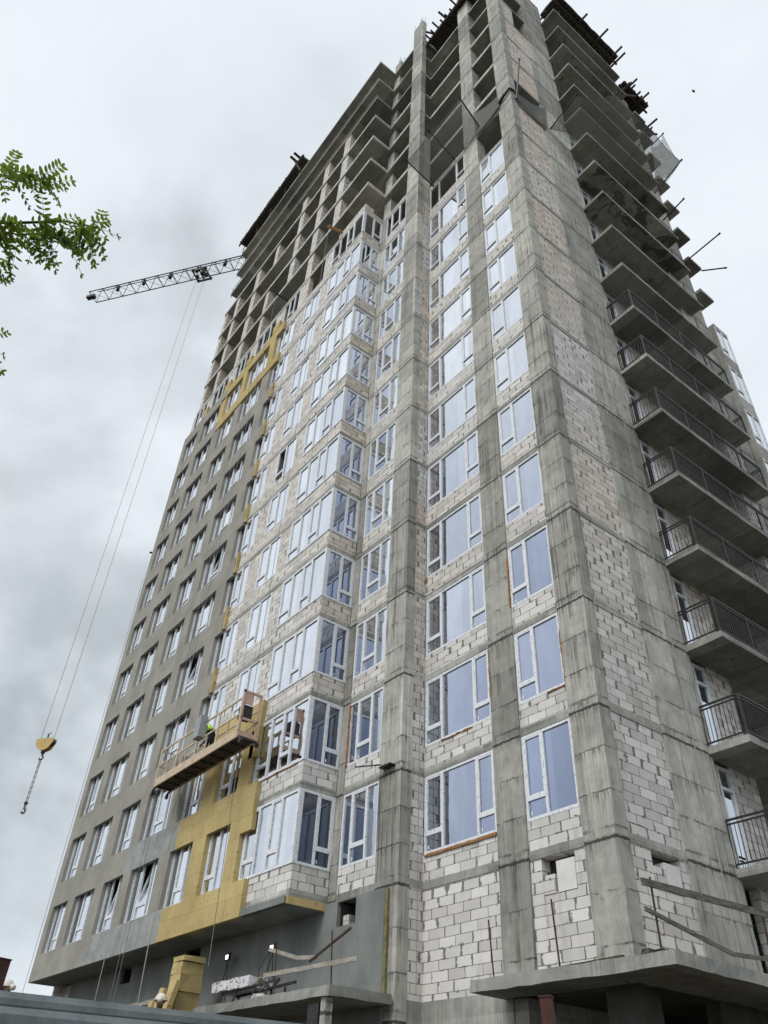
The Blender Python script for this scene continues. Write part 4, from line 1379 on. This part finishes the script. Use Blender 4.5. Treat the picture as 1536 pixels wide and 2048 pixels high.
# ------------------------------------------------------------------ people
def person(name, label, base, face, pose, top_mat, helmet=None, vest=None, hair=True):
    """pose: dict of joint offsets; face: heading in the x-y plane"""
    f = Vector((math.cos(face), math.sin(face), 0))
    s = Vector((-f.y, f.x, 0))
    W_ = lambda p: Vector(base) + f * p[0] + s * p[1] + Vector((0, 0, p[2]))
    J = dict(pelvis=(0, 0, .95), waist=(0, 0, 1.10), chest=(.01, 0, 1.34), neck=(.02, 0, 1.50), chin=(.05, 0, 1.58), head=(.05, 0, 1.66), crown=(.04, 0, 1.76))
    for sd, sg in (("l", 1), ("r", -1)):
        J["hip" + sd] = (0, .10 * sg, .90)
        J["knee" + sd] = (.03, .11 * sg, .50)
        J["ankle" + sd] = (-.01, .11 * sg, .09)
        J["toe" + sd] = (.16, .13 * sg, .04)
        J["sho" + sd] = (.0, .19 * sg, 1.44)
        J["elb" + sd] = (.03, .25 * sg, 1.17)
        J["wri" + sd] = (.12, .24 * sg, .94)
        J["hand" + sd] = (.15, .23 * sg, .85)
    J.update(pose)
    names = list(J)
    E = [("pelvis", "waist"), ("waist", "chest"), ("chest", "neck"), ("neck", "chin"), ("chin", "head"), ("head", "crown")]
    for sd in "lr":
        E += [("pelvis", "hip" + sd), ("hip" + sd, "knee" + sd), ("knee" + sd, "ankle" + sd), ("ankle" + sd, "toe" + sd), ("chest", "sho" + sd), ("sho" + sd, "elb" + sd),
              ("elb" + sd, "wri" + sd), ("wri" + sd, "hand" + sd)]
    RAD = dict(pelvis=.135, waist=.125, chest=.145, neck=.06, chin=.075, head=.098, crown=.06, hip=.1, knee=.062, ankle=.045, toe=.038, sho=.072, elb=.048, wri=.032, hand=.035)
    V = [W_(J[n]) for n in names]
    rad = [RAD[n] if n in RAD else RAD[n[:-1]] for n in names]
    # five fingers on each hand
    for sd, sg in (("l", 1), ("r", -1)):
        h, w = Vector(J["hand" + sd]), Vector(J["wri" + sd])
        d = (h - w).normalized()
        lat = Vector((0, 1, 0)) if abs(d.y) < .8 else Vector((1, 0, 0))
        hi = names.index("hand" + sd)
        for q, ln in enumerate((.07, .08, .075, .06, .05)):
            off = lat * ((q - 1.5) * .019) if q < 4 else lat * (-sg * .045) - d * .03
            a, b2 = h + d * .03 + off, h + d * (.03 + ln) + off + Vector((.02, 0, 0))
            n0 = len(V)
            V += [W_(a), W_(b2)]
            rad += [.010, .008]
            E += [(hi, n0), (n0, n0 + 1)]
    ed = [(names.index(a) if isinstance(a, str) else a, names.index(b) if isinstance(b, str) else b) for a, b in E]
    me = bpy.data.meshes.new(name)
    me.from_pydata([v - Vector(base) for v in V], ed, [])
    o = bpy.data.objects.new(name, me)
    COL.objects.link(o)
    o.location = base
    sk = o.modifiers.new("skin", 'SKIN')
    for q, v in enumerate(me.skin_vertices[0].data):
        v.radius = (rad[q], rad[q])
        v.use_root = (q == 0)
    sb = o.modifiers.new("smooth", 'SUBSURF')
    sb.levels = sb.render_levels = 1
    me.materials.append(M['cloth'])
    tag(o, label, "person")
    hd = W_(J["head"])
    up = (W_(J["crown"]) - W_(J["chin"])).normalized()
    fc = MB()                                                   # face, ears and nose
    fc.ball((hd + f * .028 - Vector((0, 0, .01))), .083, 12, 8, sc=(1, 1, 1.2))
    fc.ball(hd + f * .115 - Vector((0, 0, .02)), .02, 6, 5)
    for sg in (1, -1):
        fc.ball(hd + s * (.09 * sg), .024, 6, 5, sc=(1, .6, 1.4))
    for sd in "lr":
        hp = W_(J["hand" + sd])
        fc.ball(hp, .042, 8, 6)
    fo = fc.build("skin", M['skin'], o, smooth=True)
    fo["kind"] = "thing"
    ey = MB()
    for sg in (1, -1):
        ey.ball(hd + f * .105 + s * (.034 * sg) + Vector((0, 0, .012)), .011, 6, 5)
    ey.bar(hd + f * .108 + s * .025 - Vector((0, 0, .06)), hd + f * .108 - s * .025 - Vector((0, 0, .06)), .01, .008)
    ey.build("eyes_and_mouth", M['black'], o)
    if hair and not helmet:
        MB().ball(hd - f * .012 + Vector((0, 0, .035)), .108, 12, 6, 0, .55).build("hair", M['black'], o, smooth=True)
    tp = MB()
    c0, c1 = W_(J["waist"]), W_(J["chest"])
    tp.tube([W_(J["pelvis"]), c0, c0.lerp(c1, .5), c1, W_(J["neck"]).lerp(c1, .35)], .172, 12, .15)
    for sd in "lr":
        tp.tube([W_(J["sho" + sd]), W_(J["elb" + sd])], .082, 8, .062)
        tp.tube([W_(J["elb" + sd]), W_(J["wri" + sd])], .06, 8, .045)
    tp.build("jacket", M[top_mat], o, smooth=True)
    if vest:
        MB().tube([c0, c0.lerp(c1, .5), c1, W_(J["neck"]).lerp(c1, .45)], .182, 12, .165).build("vest", M[vest], o, smooth=True)
    if helmet:
        hm = MB()
        hc = hd + Vector((0, 0, .03))
        hm.ball(hc, .135, 14, 6, 0, .5, (1.08, 1, 1.02))
        hm.tube([hc - Vector((0, 0, .012)), hc + Vector((0, 0, .006))], .158, 16)
        hm.tube([hc + f * .12 - Vector((0, 0, .01)), hc + f * .2 - Vector((0, 0, .03))], .07, 8, .05)
        hm.build("helmet", M[helmet], o, smooth=True)
    return o


# ------------------------------------------------------------------ suspended work platforms
def gondola(label, a0, a1, y0, y1, z, boxes=True):
    """platform along x from -a1 to -a0, outer side at y0"""
    t = thing("suspended_platform", (-(a0 + a1) / 2, (y0 + y1) / 2, z), label, "work platform", "suspended platforms on the facade")
    m = MB()
    n = 9
    m.box(-a1, -a0, y0 + .03, y1 - .03, z + .05, z + .09)
    for q in range(n + 1):
        x = -a1 + (a1 - a0) * q / n
        m.box(x - .03, x + .03, y0 + .03, y1 - .03, z - .02, z + .05)
    m.build("floor", M['formwood'], t)
    m = MB()
    for y in (y0, y1):
        m.box(-a1, -a0, y - .025, y + .025, z - .03, z + .27)
    m.box(-a1 - .025, -a1 + .025, y0, y1, z - .03, z + .22)
    m.build("toe_board", M['tan'], t)
    m = MB()
    for y, ht in ((y0, 1.42), (y1, 1.2)):
        for q in range(n):
            x = -a1 + (a1 - a0) * q / (n - 1)
            m.box(x - .045 if q % 2 == 0 else x - .02, x + .045 if q % 2 == 0 else x + .02, y - .022, y + .022, z + .24, z + ht if q % 2 == 0 else z + ht * .55)
        m.box(-a1, -a0, y - .02, y + .02, z + ht - .07, z + ht)
        m.box(-a1, -a0, y - .018, y + .018, z + ht * .55, z + ht * .55 + .055)
    for zz in (.74, 1.36):
        m.box(-a1 - .02, -a1 + .02, y0, y1, z + zz, z + zz + .05)
    m.build("guard_rail", M['tan'], t)
    m = MB()
    for a in ((a0, a1) if not boxes else (a0,)):
        x = -a
        m.box(x - .03, x + .03, y0, y0 + .07, z, z + 1.7).box(x - .03, x + .03, y1 - .07, y1, z, z + 1.62)
        m.box(x - .03, x + .03, y0, y1, z + 1.6, z + 1.68).box(x - .03, x + .03, y0, y1, z + .62, z + .7)
        m.box(x - .02, x + .02, y0 + .07, y1 - .07, z + .0, z + .22)
    m.build("end_stirrup", M['peach'], t)
    if boxes:
        MB().box(-a0 - .02, -a0 + .015, y0 + .07, y0 + .4, z + 1.2, z + 1.6).build("end_panel", M['peach'], t)
        MB().box(-a0 - .35, -a0 - .04, y0 + .08, y0 + .45, z + .72, z + 1.18).build("hoist_motor", M['black'], t)
        xb = -14.72
        MB().box(xb - .22, xb + .22, y0 - .3, y0 - .03, z + .72, z + 1.52).build("control_box", M['greybox'], t)
        m = MB()
        m.rough(-17.9, -17.1, y0 + .1, y0 + .5, z + .1, z + .5, .2, .03).rough(-16.9, -16.3, y0 + .06, y0 + .35, z + .1, z + .62, .2, .03)
        tag(m.build("sack", M['wood'], None, origin=(-17.3, y0 + .3, z + .09)), "brown sacks of adhesive lying on the suspended platform", "sack")
    for a, sg in ((a0, 1), (a1, -1)):
        for y in (y0 + .05, y1 - .05):
            m = MB()
            m.bar((-a, y, z - .02), (-a + sg * .22, y, z - .1), .07, .07)
            m.tube([(-a + sg * .22, y - .04, z - .18), (-a + sg * .22, y + .04, z - .18)], .09, 10)
            m.build("wheel", M['black'], t)
    return t


GY0, GY1, GZF = -3.32, -2.62, 5.02
gondola("orange painted suspended platform with grey control box hanging along the yellow insulation", 12.0, 18.35, GY0, GY1, GZF)
t = thing("suspended_platform", (-31.45, 1, 24.4), "small dark suspended platform at the far left edge of the tower", "work platform", "suspended platforms on the facade")
MB().box(-31.75, -31.1, -1.9, 4.2, 24.35, 24.5).bar((-31.85, -1.9, 24.3), (-31.85, -2.2, 24.2), .09, .09).build("floor", M['black'], t)
m = MB()
for x in (-31.75, -31.12):
    for y in (-1.88, -.4, 1.1, 2.6, 4.18):
        m.box(x - .025, x + .025, y - .025, y + .025, 24.5, 25.6)
    m.box(x - .02, x + .02, -1.9, 4.2, 25.55, 25.6).box(x - .02, x + .02, -1.9, 4.2, 25.0, 25.04)
m.box(-31.75, -31.12, -1.9, -1.86, 25.55, 25.6).box(-31.75, -31.12, -1.9, -1.86, 25.0, 25.05)
m.build("guard_rail", M['black'], t)
person("person", "worker in hi-vis vest bending behind the grey box of the suspended platform", (-14.9, -2.95, GZF + .09), math.pi * 1.1,
       dict(waist=(.06, 0, 1.08), chest=(.22, 0, 1.25), neck=(.34, 0, 1.36), chin=(.42, 0, 1.38), head=(.47, 0, 1.44), crown=(.52, 0, 1.52),
            shol=(.24, .19, 1.33), shor=(.24, -.19, 1.33), elbl=(.36, .25, 1.06), elbr=(.38, -.24, 1.05), wril=(.5, .2, .86), wrir=(.52, -.18, .86), handl=(.56, .18, .79), handr=(.58, -.16, .79)),
       'cloth', None, 'hivis')
person("person", "worker in a dusty pale helmet beside the stacked yellow insulation", (-8.75, -5.62, -4.6), -0.5, dict(), 'cloth', 'helmet')
person("person", "worker in white helmet and white jacket behind the left brown post", (-9.95, -8.72, -4.6), 0.6, dict(), 'white', 'helmet')


def rope(label, pts, r, mt='wire', cat="rope", grp="ropes hanging down the facade"):
    m = MB()
    m.tube(pts, r, 5)
    return tag(m.build("rope", M[mt], None, origin=pts[-1]), label, cat, grp)


rope("wire rope holding the right end of the big suspended platform", [(-11.9, -3.05, 36.4), (-12.05, -2.97, 6.7)], .011)
rope("wire rope holding the left end of the big suspended platform", [(-17.9, -2.95, 36.5), (-18.33, -2.97, 6.2)], .011)
rope("pale rope hanging from the middle of the big platform to the terrace", [(-17.2, -2.75, 5.0), (-17.25, -2.7, 0), (-17.2, -2.6, -4.6)], .018, 'rope')
rope("pale thin rope hanging under the rendered overhang, left of the thick pale rope", [(-21.2, -2.62, 0.6), (-21.25, -2.6, -2), (-21.3, -2.5, -4.6)], .014, 'rope')
rope("dark safety line hanging down past the render, left of two", [(-19.85, -2.6, 34), (-19.85, -2.6, -3.6)], .010)
rope("dark safety line hanging down past the render, right of two", [(-19.5, -2.6, 34), (-19.5, -2.6, -3.6)], .010)
rope("grey rope hanging down across the yellow insulation below the platform", [(-12.9, -2.7, 5.2), (-13.0, -2.5, -1.4)], .012)
rope("pale cord down the right face beside the balcony ends", [(0.06, 3.9, 36.6), (0.08, 3.7, 20), (0.07, 3.6, -2.3)], .010, 'rope')
rope("thin cord down the inner corner of the stepped wall", [(-6.31, -0.2, 33), (-6.31, -0.22, -2.4)], .009)
rope("thin cord hanging at the far left foot of the tower", [(-31.6, -2.2, 22), (-31.7, -2.2, -4.6)], .010)

# ------------------------------------------------------------------ canopy clutter, left
def plank(label, a, b, w, h, mt='wood', grp="loose boards of the makeshift guard rails", mid=None):
    m = MB()
    if mid:
        m.bar(a, mid, w, h).bar(mid, b, w, h)
    else:
        m.bar(a, b, w, h)
    return tag(m.build("plank", M[mt], None, origin=a), label, "board", grp)


plank("long pale board of the guard rail on the left canopy", (-9.84, -2.44, -1.92), (-5.71, -2.44, -1.97), .03, .10)
plank("sagging short board tied at lamp height above the left canopy", (-9.97, -2.3, -1.28), (-7.59, -2.3, -1.72), .03, .09, mid=(-8.5, -2.3, -1.64))


def bar_thing(label, pts, r, grp="upright reinforcing bars of the guard rails"):
    m = MB()
    m.tube(pts, r, 6)
    a = Vector(pts[0])
    m.box(a.x - .06, a.x + .06, a.y - .06, a.y + .06, a.z - .01, a.z + .015)
    return tag(m.build("rebar_post", M['rust'], None, origin=pts[0]), label, "rebar", grp)


bar_thing("upright bar at the front corner of the left canopy", [(-6.75, -2.4, -2.45), (-6.88, -2.4, -1.25)], .02)
bar_thing("upright bar in the middle of the left canopy, holding the long board", [(-9.3, -2.4, -2.45), (-9.42, -2.4, -1.3)], .02)
tag(MB().bar((-7.84, -2.36, -1.8), (-6.16, -2.36, -1.28), .04, .05).build("steel_bar", M['rust'], None, origin=(-7.84, -2.36, -1.8)), "slanting dark bar tied across the guard rail of the left canopy", "bar")
t = thing("trestle", (-11.9, -1.9, -2.45), "dark welded steel trestle under the white pack on the left canopy", "trestle")
m = MB()
for x in (-12.7, -11.9, -10.9, -10.2):
    m.bar((x, -2.2, -2.45), (x + .1, -2.1, -2.06), .05, .05).bar((x, -1.5, -2.45), (x + .1, -1.6, -2.06), .05, .05)
m.bar((-12.7, -2.1, -2.08), (-9.6, -2.1, -1.98), .06, .06).bar((-12.7, -1.6, -2.08), (-9.6, -1.6, -1.98), .06, .06).bar((-11.0, -2.1, -2.4), (-10.2, -2.1, -2.05), .03, .03).bar((-10.9, -1.6, -2.06), (-9.6, -2.1, -2.0), .04, .04)
m.build("frame", M['black'], t)
t = thing("insulation_pack", (-12.0, -1.9, -2.05), "white printed pack of insulation boards lying on the trestle", "pack")
MB().rough(-13.05, -10.95, -2.25, -1.5, -2.03, -1.78, .25, .02).build("wrap", M['paper'], t)
MB().tube([(-10.93, -1.88, -1.9), (-10.92, -1.88, -1.9)], .1, 12).build("open_end", M['olive'], t)
t = tag(MB().rough(-10.6, -9.9, -2.3, -1.7, -2.44, -2.3, .15, .04).build("offcut", M['white'], None, origin=(-10.2, -2, -2.45)), "white crumpled offcut lying on the left canopy", "offcut")
tag(MB().rough(-8.0, -7.4, -1.9, -1.3, -2.44, -2.38, .15, .03).build("offcut", M['white'], None, origin=(-7.7, -1.6, -2.45)), "flat pale offcut lying near the corner bar of the left canopy", "offcut")


def floodlight(label, x, z, y=-1.25):
    t = thing("floodlight", (x, y, z), label, "lamp", "lit floodlights under the overhang")
    MB().box(x - .13, x + .13, y, y + .07, z - .1, z + .12).build("housing", M['black'], t)
    MB().box(x - .07, x + .07, y - .012, y - .002, z - .06, z + .05).build("lens", M['lamp'], t)
    MB().tube([(x, y + .05, z - .1), (x + .06, y + .1, -2.0)], .016, 5).tube([(x, y + .05, z - .1), (x - .35, y + .1, -2.0)], .012, 5).build("stand", M['black'], t)
    return t


floodlight("lit floodlight on the plinth wall above the white pack", -14.35, -0.84)
floodlight("lit floodlight at the end of the sagging board", -10.02, -1.22, -2.2)
t = tag(MB().tube([(-10.1, -2.2, -1.3), (-10.9, -2.0, -1.6), (-11.1, -1.9, -2.4)], .01, 5).tube([(-10.1, -2.2, -1.3), (-10.3, -2.1, -1.9), (-10.9, -2.1, -2.44)], .01, 5).build("cable", M['black'], None, origin=(-10.1, -2.2, -1.3)),
        "black cable drooping from the floodlight at the board's end", "cable")
t = tag(MB().box(-7.35, -6.9, -2.6, -2.5, -3.35, -2.75).build("junction_box", M['black'], None, origin=(-7.1, -2.55, -3.3)), "dark box hanging beneath the left canopy beside its thin post", "box")
m = MB()
m.rough(-21.6, -19.0, -1.35, -1.2, -1.75, -1.62, .3, .02)
tag(m.build("plank", M['wood'], None, origin=(-20, -1.3, -1.7)), "grey board fixed aslant to the plinth wall under the render", "board", "loose boards of the makeshift guard rails")

# insulation stack on the terrace
stk = [(0, .62, 0), (.62, .5, .02), (1.12, .58, -.03), (1.70, .52, .03), (2.22, .5, -.02), (2.72, .46, .02), (3.18, .34, .0), (3.52, .16, .04)]
where = ["bottom pack", "second pack from the bottom", "third pack from the bottom", "fourth pack from the bottom", "fourth pack from the top", "third pack from the top", "pack just below the lid", "thin topmost pack"]
for (zz, hh, dx), wd in zip(stk, where):
    m = MB()
    m.rough(-15.38 + dx, -14.68 + dx, -2.55, -1.8, -4.6 + zz + .006, -4.6 + zz + hh, .35, .018)
    tag(m.build("insulation_bale", M['insul'], None, origin=(-15.0 + dx, -2.1, -4.6 + zz)), wd + " in the tall yellow insulation stack by the plinth wall", "insulation", "yellow insulation packs stacked by the plinth wall")
ln = [((-14.75, -3.3, -4.55), (-14.5, -2.72, -1.66), .62, "big yellow board leaning against the insulation stack"),
      ((-15.5, -3.2, -4.55), (-15.2, -2.75, -1.8), .5, "torn yellow board leaning left of the big leaning board"),
      ((-15.95, -3.1, -4.55), (-15.7, -2.8, -2.1), .4, "short yellow board at the left foot of the insulation stack")]
for a, b, w, lb in ln:
    m = MB()
    a, b = Vector(a), Vector(b)
    d = (b - a)
    nn = max(2, int(d.length / .3))
    for q in range(nn):
        m.bar(a + d * (q / nn), a + d * ((q + 1) / nn), .14, w + rr.uniform(-.06, .06), (1, -.1, .3))
    tag(m.build("insulation_board", M['insul'], None, origin=tuple(a)), lb, "insulation")

# ------------------------------------------------------------------ right canopy clutter
bar_thing("upright bar standing by the block wall under the right bay's wide window", [(-3.43, -.4, -2.43), (-3.54, -.4, -1.15)], .018)
bar_thing("upright bar with bent wire in front of the walled-up vent", [(-1.53, -.4, -2.43), (-1.62, -.4, -1.02)], .02)
bar_thing("upright bar carrying both boards at the near corner of the right canopy", [(1.2, -.8, -2.43), (1.2, -.8, -1.15)], .02)
bar_thing("upright bar carrying both boards at the right edge of the picture", [(1.2, 2.78, -2.43), (1.2, 2.9, -1.1)], .02)
plank("upper dark board of the guard rail on the right canopy", (1.22, -1.1, -1.28), (1.22, 4.4, -1.12), .035, .13, 'greywood')
plank("lower sagging board of the guard rail on the right canopy", (1.24, -1.16, -1.75), (1.24, 4.4, -1.92), .03, .08, 'greywood', mid=(1.24, 1.4, -2.12))
tag(MB().rough(0.9, 1.3, -1.0, -.75, -2.43, -2.36, .12, .03).build("offcut", M['formwood'], None, origin=(1.1, -.9, -2.43)), "dark scrap of timber at the foot of the near corner bar", "offcut")
tag(MB().bar((-1.2, -.75, -2.38), (0.4, -.85, -2.37), .07, .04).build("plank", M['formwood'], None, origin=(-1.2, -.75, -2.4)), "thin dark batten lying on the right canopy's front edge", "board")
t = tag(MB().bar((-8.0, -1.25, 3.42), (-7.1, -1.0, 3.3), .04, .03).rough(-7.2, -6.6, -1.05, -.84, 3.19, 3.23, .15, .03).build("steel_sheet", M['steel2'], None, origin=(-7, -1, 3.2)), "bent dark sheet left on the ledge of the stepped column", "sheet")

# ------------------------------------------------------------------ foreground: sheet-metal fence and brown posts
fe = thing("metal_fence", (6.0, -11, GZ), "dark grey sheet-metal fence with a ridged cap in the bottom left foreground", "fence")
prof = [(5.92, -4.80), (6.02, -4.79), (6.06, -4.82), (6.06, -4.845), (6.10, -4.86), (6.13, -4.862), (6.16, -4.89), (6.16, -4.93), (6.20, -4.945), (6.24, -4.95), (6.24, -5.05), (5.92, -5.05)]


def extr(pts, ya, yb, zf, m):
    n = len(pts)
    steps = 24
    rings = []
    for q in range(steps + 1):
        y = ya + (yb - ya) * q / steps
        i = len(m.v)
        for (x, z) in pts:
            m.v.append((x, y, z + zf(y)))
        rings.append(i)
    for q in range(steps):
        for k in range(n):
            k2 = (k + 1) % n
            m.f.append((rings[q] + k, rings[q] + k2, rings[q + 1] + k2, rings[q + 1] + k))
            m.mi.append(m.cur)


slope = lambda y: 0.035 * (max(y, -16) + 12.9) / 1.62 - 0.012
m = MB()
extr(prof, -32.0, -10.4, slope, m)
m.build("cap", M['steel'], fe)
m = MB()
extr([(6.065, -4.845), (6.085, -4.85), (6.085, -4.862), (6.065, -4.862)], -32, -10.4, slope, m)
extr([(6.165, -4.93), (6.19, -4.935), (6.19, -4.945), (6.165, -4.95)], -32, -10.4, slope, m)
m.build("groove", M['steel2'], fe)  # dark strips paint in the shade of the cap's grooves
m = MB()
for q in range(108):
    y = -32 + q * .2
    m.box(6.02 if q % 2 else 6.06, 6.1 if q % 2 else 6.14, y, y + .2, GZ, -5.0)
m.build("sheet", M['steel'], fe)


def post(label, a, top, w, wob):
    t = thing("steel_post", a, label, "post", "brown steel posts in the foreground")
    m = MB()
    n = 6
    a, top = Vector(a), Vector(top)
    for q in range(4):
        pass
    m.bar(a, top, w, w)
    m.bar(a.lerp(top, .5) + Vector((0, 0, 0)), a.lerp(top, .502), w + .012, w + .012)
    m.build("shaft", M['brown'], t)
    m = MB()
    d = (top - a).normalized()
    m.bar(top, top + d * .012, w + .012, w + .012)
    m.build("cap", M['brown'], t)
    return t


post("brown steel post in front of the dark right entrance", (5.93, -8.85, GZ), (5.80, -8.92, -4.36), .085, 0)
post("brown steel post at the left edge in front of the sky", (1.70, -11.92, GZ), (1.775, -11.90, -4.085), .125, 0)

# ------------------------------------------------------------------ the tree whose branch hangs in from the left
TB = Vector((4.6, -17.6, GZ))
tr = thing("acacia_tree", TB, "leafy robinia branch hanging into the sky at the left edge", "tree")
m = MB()
top = Vector((5.6, -16.4, -1.2))
m.tube([TB, TB + Vector((.05, .0, .8)), TB + Vector((.12, .1, 1.7)), TB + Vector((.2, .22, 2.6)), TB + Vector((.36, .4, 3.4)), TB + Vector((.52, .6, 4.2)), TB + Vector((.75, .9, 5.0)), top], .19, 14, .07)
br = {
    'a': [top, Vector((6.9, -15.2, -1.6)), Vector((7.55, -14.62, -1.9)), Vector((7.74, -14.38, -1.9)), Vector((7.83, -14.2, -1.81)), Vector((7.88, -14.06, -1.78))],
    'b': [Vector((7.45, -14.7, -1.8)), Vector((7.86, -14.58, -1.79)), Vector((7.92, -14.44, -1.76)), Vector((7.94, -14.33, -1.76))],
    'c': [Vector((7.55, -14.62, -1.9)), Vector((7.7, -14.36, -1.93)), Vector((7.74, -14.26, -1.87)), Vector((7.77, -14.18, -1.84))],
    'd': [Vector((6.9, -15.2, -1.6)), Vector((7.1, -14.75, -2.05)), Vector((7.47, -14.36, -2.1))],
    'h': [Vector((6.9, -15.2, -1.6)), Vector((6.95, -14.75, -2.2)), Vector((7.28, -14.28, -2.28))],
    'e': [top, Vector((5.2, -15.4, 0.3)), Vector((4.6, -14.6, 1.2))], 'f': [top, Vector((6.4, -17.2, .4)), Vector((7.0, -18.0, 1.2))], 'g': [top, Vector((4.6, -17.4, .6)), Vector((3.6, -18.2, 1.3))]}
for k, p in br.items():
    m.tube(p, .03 if k in 'efg' else (.016 if k == 'a' else .005), 6, .003)
m.build("trunk", M['bark'], tr)
lf = MB()
rl = random.Random(21)


def leaflet(p, d, nrm, ln, wd):
    d = d.normalized()
    s = d.cross(nrm).normalized()
    nn = s.cross(d)
    prof = [(0, 0), (.18, .32), (.45, .5), (.75, .42), (.93, .2), (1, 0)]
    c = [p + d * (ln * t) - nn * (ln * .10 * math.sin(math.pi * t)) for t, _ in prof]
    i = len(lf.v)
    pts = [c[0]] + [c[q] + s * wd * prof[q][1] + nn * wd * .12 for q in range(1, 5)] + [c[5]] + [c[q] - s * wd * prof[q][1] + nn * wd * .12 for q in range(4, 0, -1)]
    lf.v += [tuple(v) for v in pts]
    lf.f += [(i, i + 1, i + 2, i + 8, i + 9), (i + 2, i + 3, i + 7, i + 8), (i + 3, i + 4, i + 5, i + 6, i + 7)]
    lf.mi += [0, 0, 0]


def leaf(p, d, ln, pairs, size=.042):
    """a pinnate leaf: paired leaflets on a drooping stalk and one at the tip"""
    d = d.normalized()
    roll = Vector((rl.uniform(-.5, .5), rl.uniform(-.5, .5), 1)).normalized()
    s = d.cross(roll).normalized()
    prev = p
    for q in range(1, pairs + 1):
        t = q / pairs
        c = p + d * (ln * t) - Vector((0, 0, ln * .25 * t * t))
        lf.tube([prev, c], .0011, 3, cap=False)
        prev = c
        sz = size * (1.0 - .35 * t) * rl.uniform(.8, 1.15)
        for sg in (-1, 1):
            if rl.random() < .06:
                continue
            leaflet(c, s * sg + d * .45 + Vector((0, 0, rl.uniform(-.35, .15))), roll, sz, sz * .42)
    leaflet(prev, d - Vector((0, 0, .4)), roll, size * .6, size * .28)


def along(pts, t):
    pts = [Vector(p) for p in pts]
    f = t * (len(pts) - 1)
    q = min(int(f), len(pts) - 2)
    return pts[q].lerp(pts[q + 1], f - q), (pts[q + 1] - pts[q]).normalized()


for key, cnt, t0 in (('a', 50, .42), ('b', 28, .15), ('c', 26, .2), ('d', 3, .93), ('h', 3, .95)):
    for q in range(cnt):
        p, d = along(br[key], t0 + (1 - t0) * rl.random())
        dd = d * rl.uniform(.1, .8) + Vector((rl.uniform(-1, 1), rl.uniform(-1, 1), rl.uniform(-1.0, .35)))
        leaf(p, dd, rl.uniform(.11, .19), rl.randint(4, 6), rl.uniform(.036, .054))
for p, n in ((Vector((7.50, -14.37, -2.06)), 3), (Vector((7.33, -14.27, -2.24)), 2), (Vector((7.52, -14.40, -2.02)), 1)):
    for q in range(n):
        leaf(p, Vector((.55 + q * .1, .75, .12 - .3 * q)), .09, 3, .042)
for key in 'efg':
    for q in range(40):
        p, d = along(br[key], rl.uniform(.3, 1))
        dd = Vector((rl.uniform(-1, 1), rl.uniform(-1, 1), rl.uniform(-.7, .7)))
        leaf(p + dd * rl.uniform(0, .5), dd, rl.uniform(.12, .2), rl.randint(5, 7), .05)
lf.build("crown", M['leaf'], tr)

# a bird far up to the right
m = MB()
bp = Vector((1.58, 26.3, 74.62))
m.ball(bp, .07, 8, 6, sc=(2.0, 1, .9))
m.quad(bp + Vector((-.08, 0, 0)), bp + Vector((.12, 0, 0)), bp + Vector((.0, .2, .06)), bp + Vector((-.1, .19, .06)))
m.quad(bp + Vector((-.08, 0, 0)), bp + Vector((-.1, -.19, .06)), bp + Vector((.0, -.2, .06)), bp + Vector((.12, 0, 0)))
tag(m.build("bird", M['black'], None, origin=tuple(bp)), "tiny dark bird flying in the sky right of the tower", "bird")
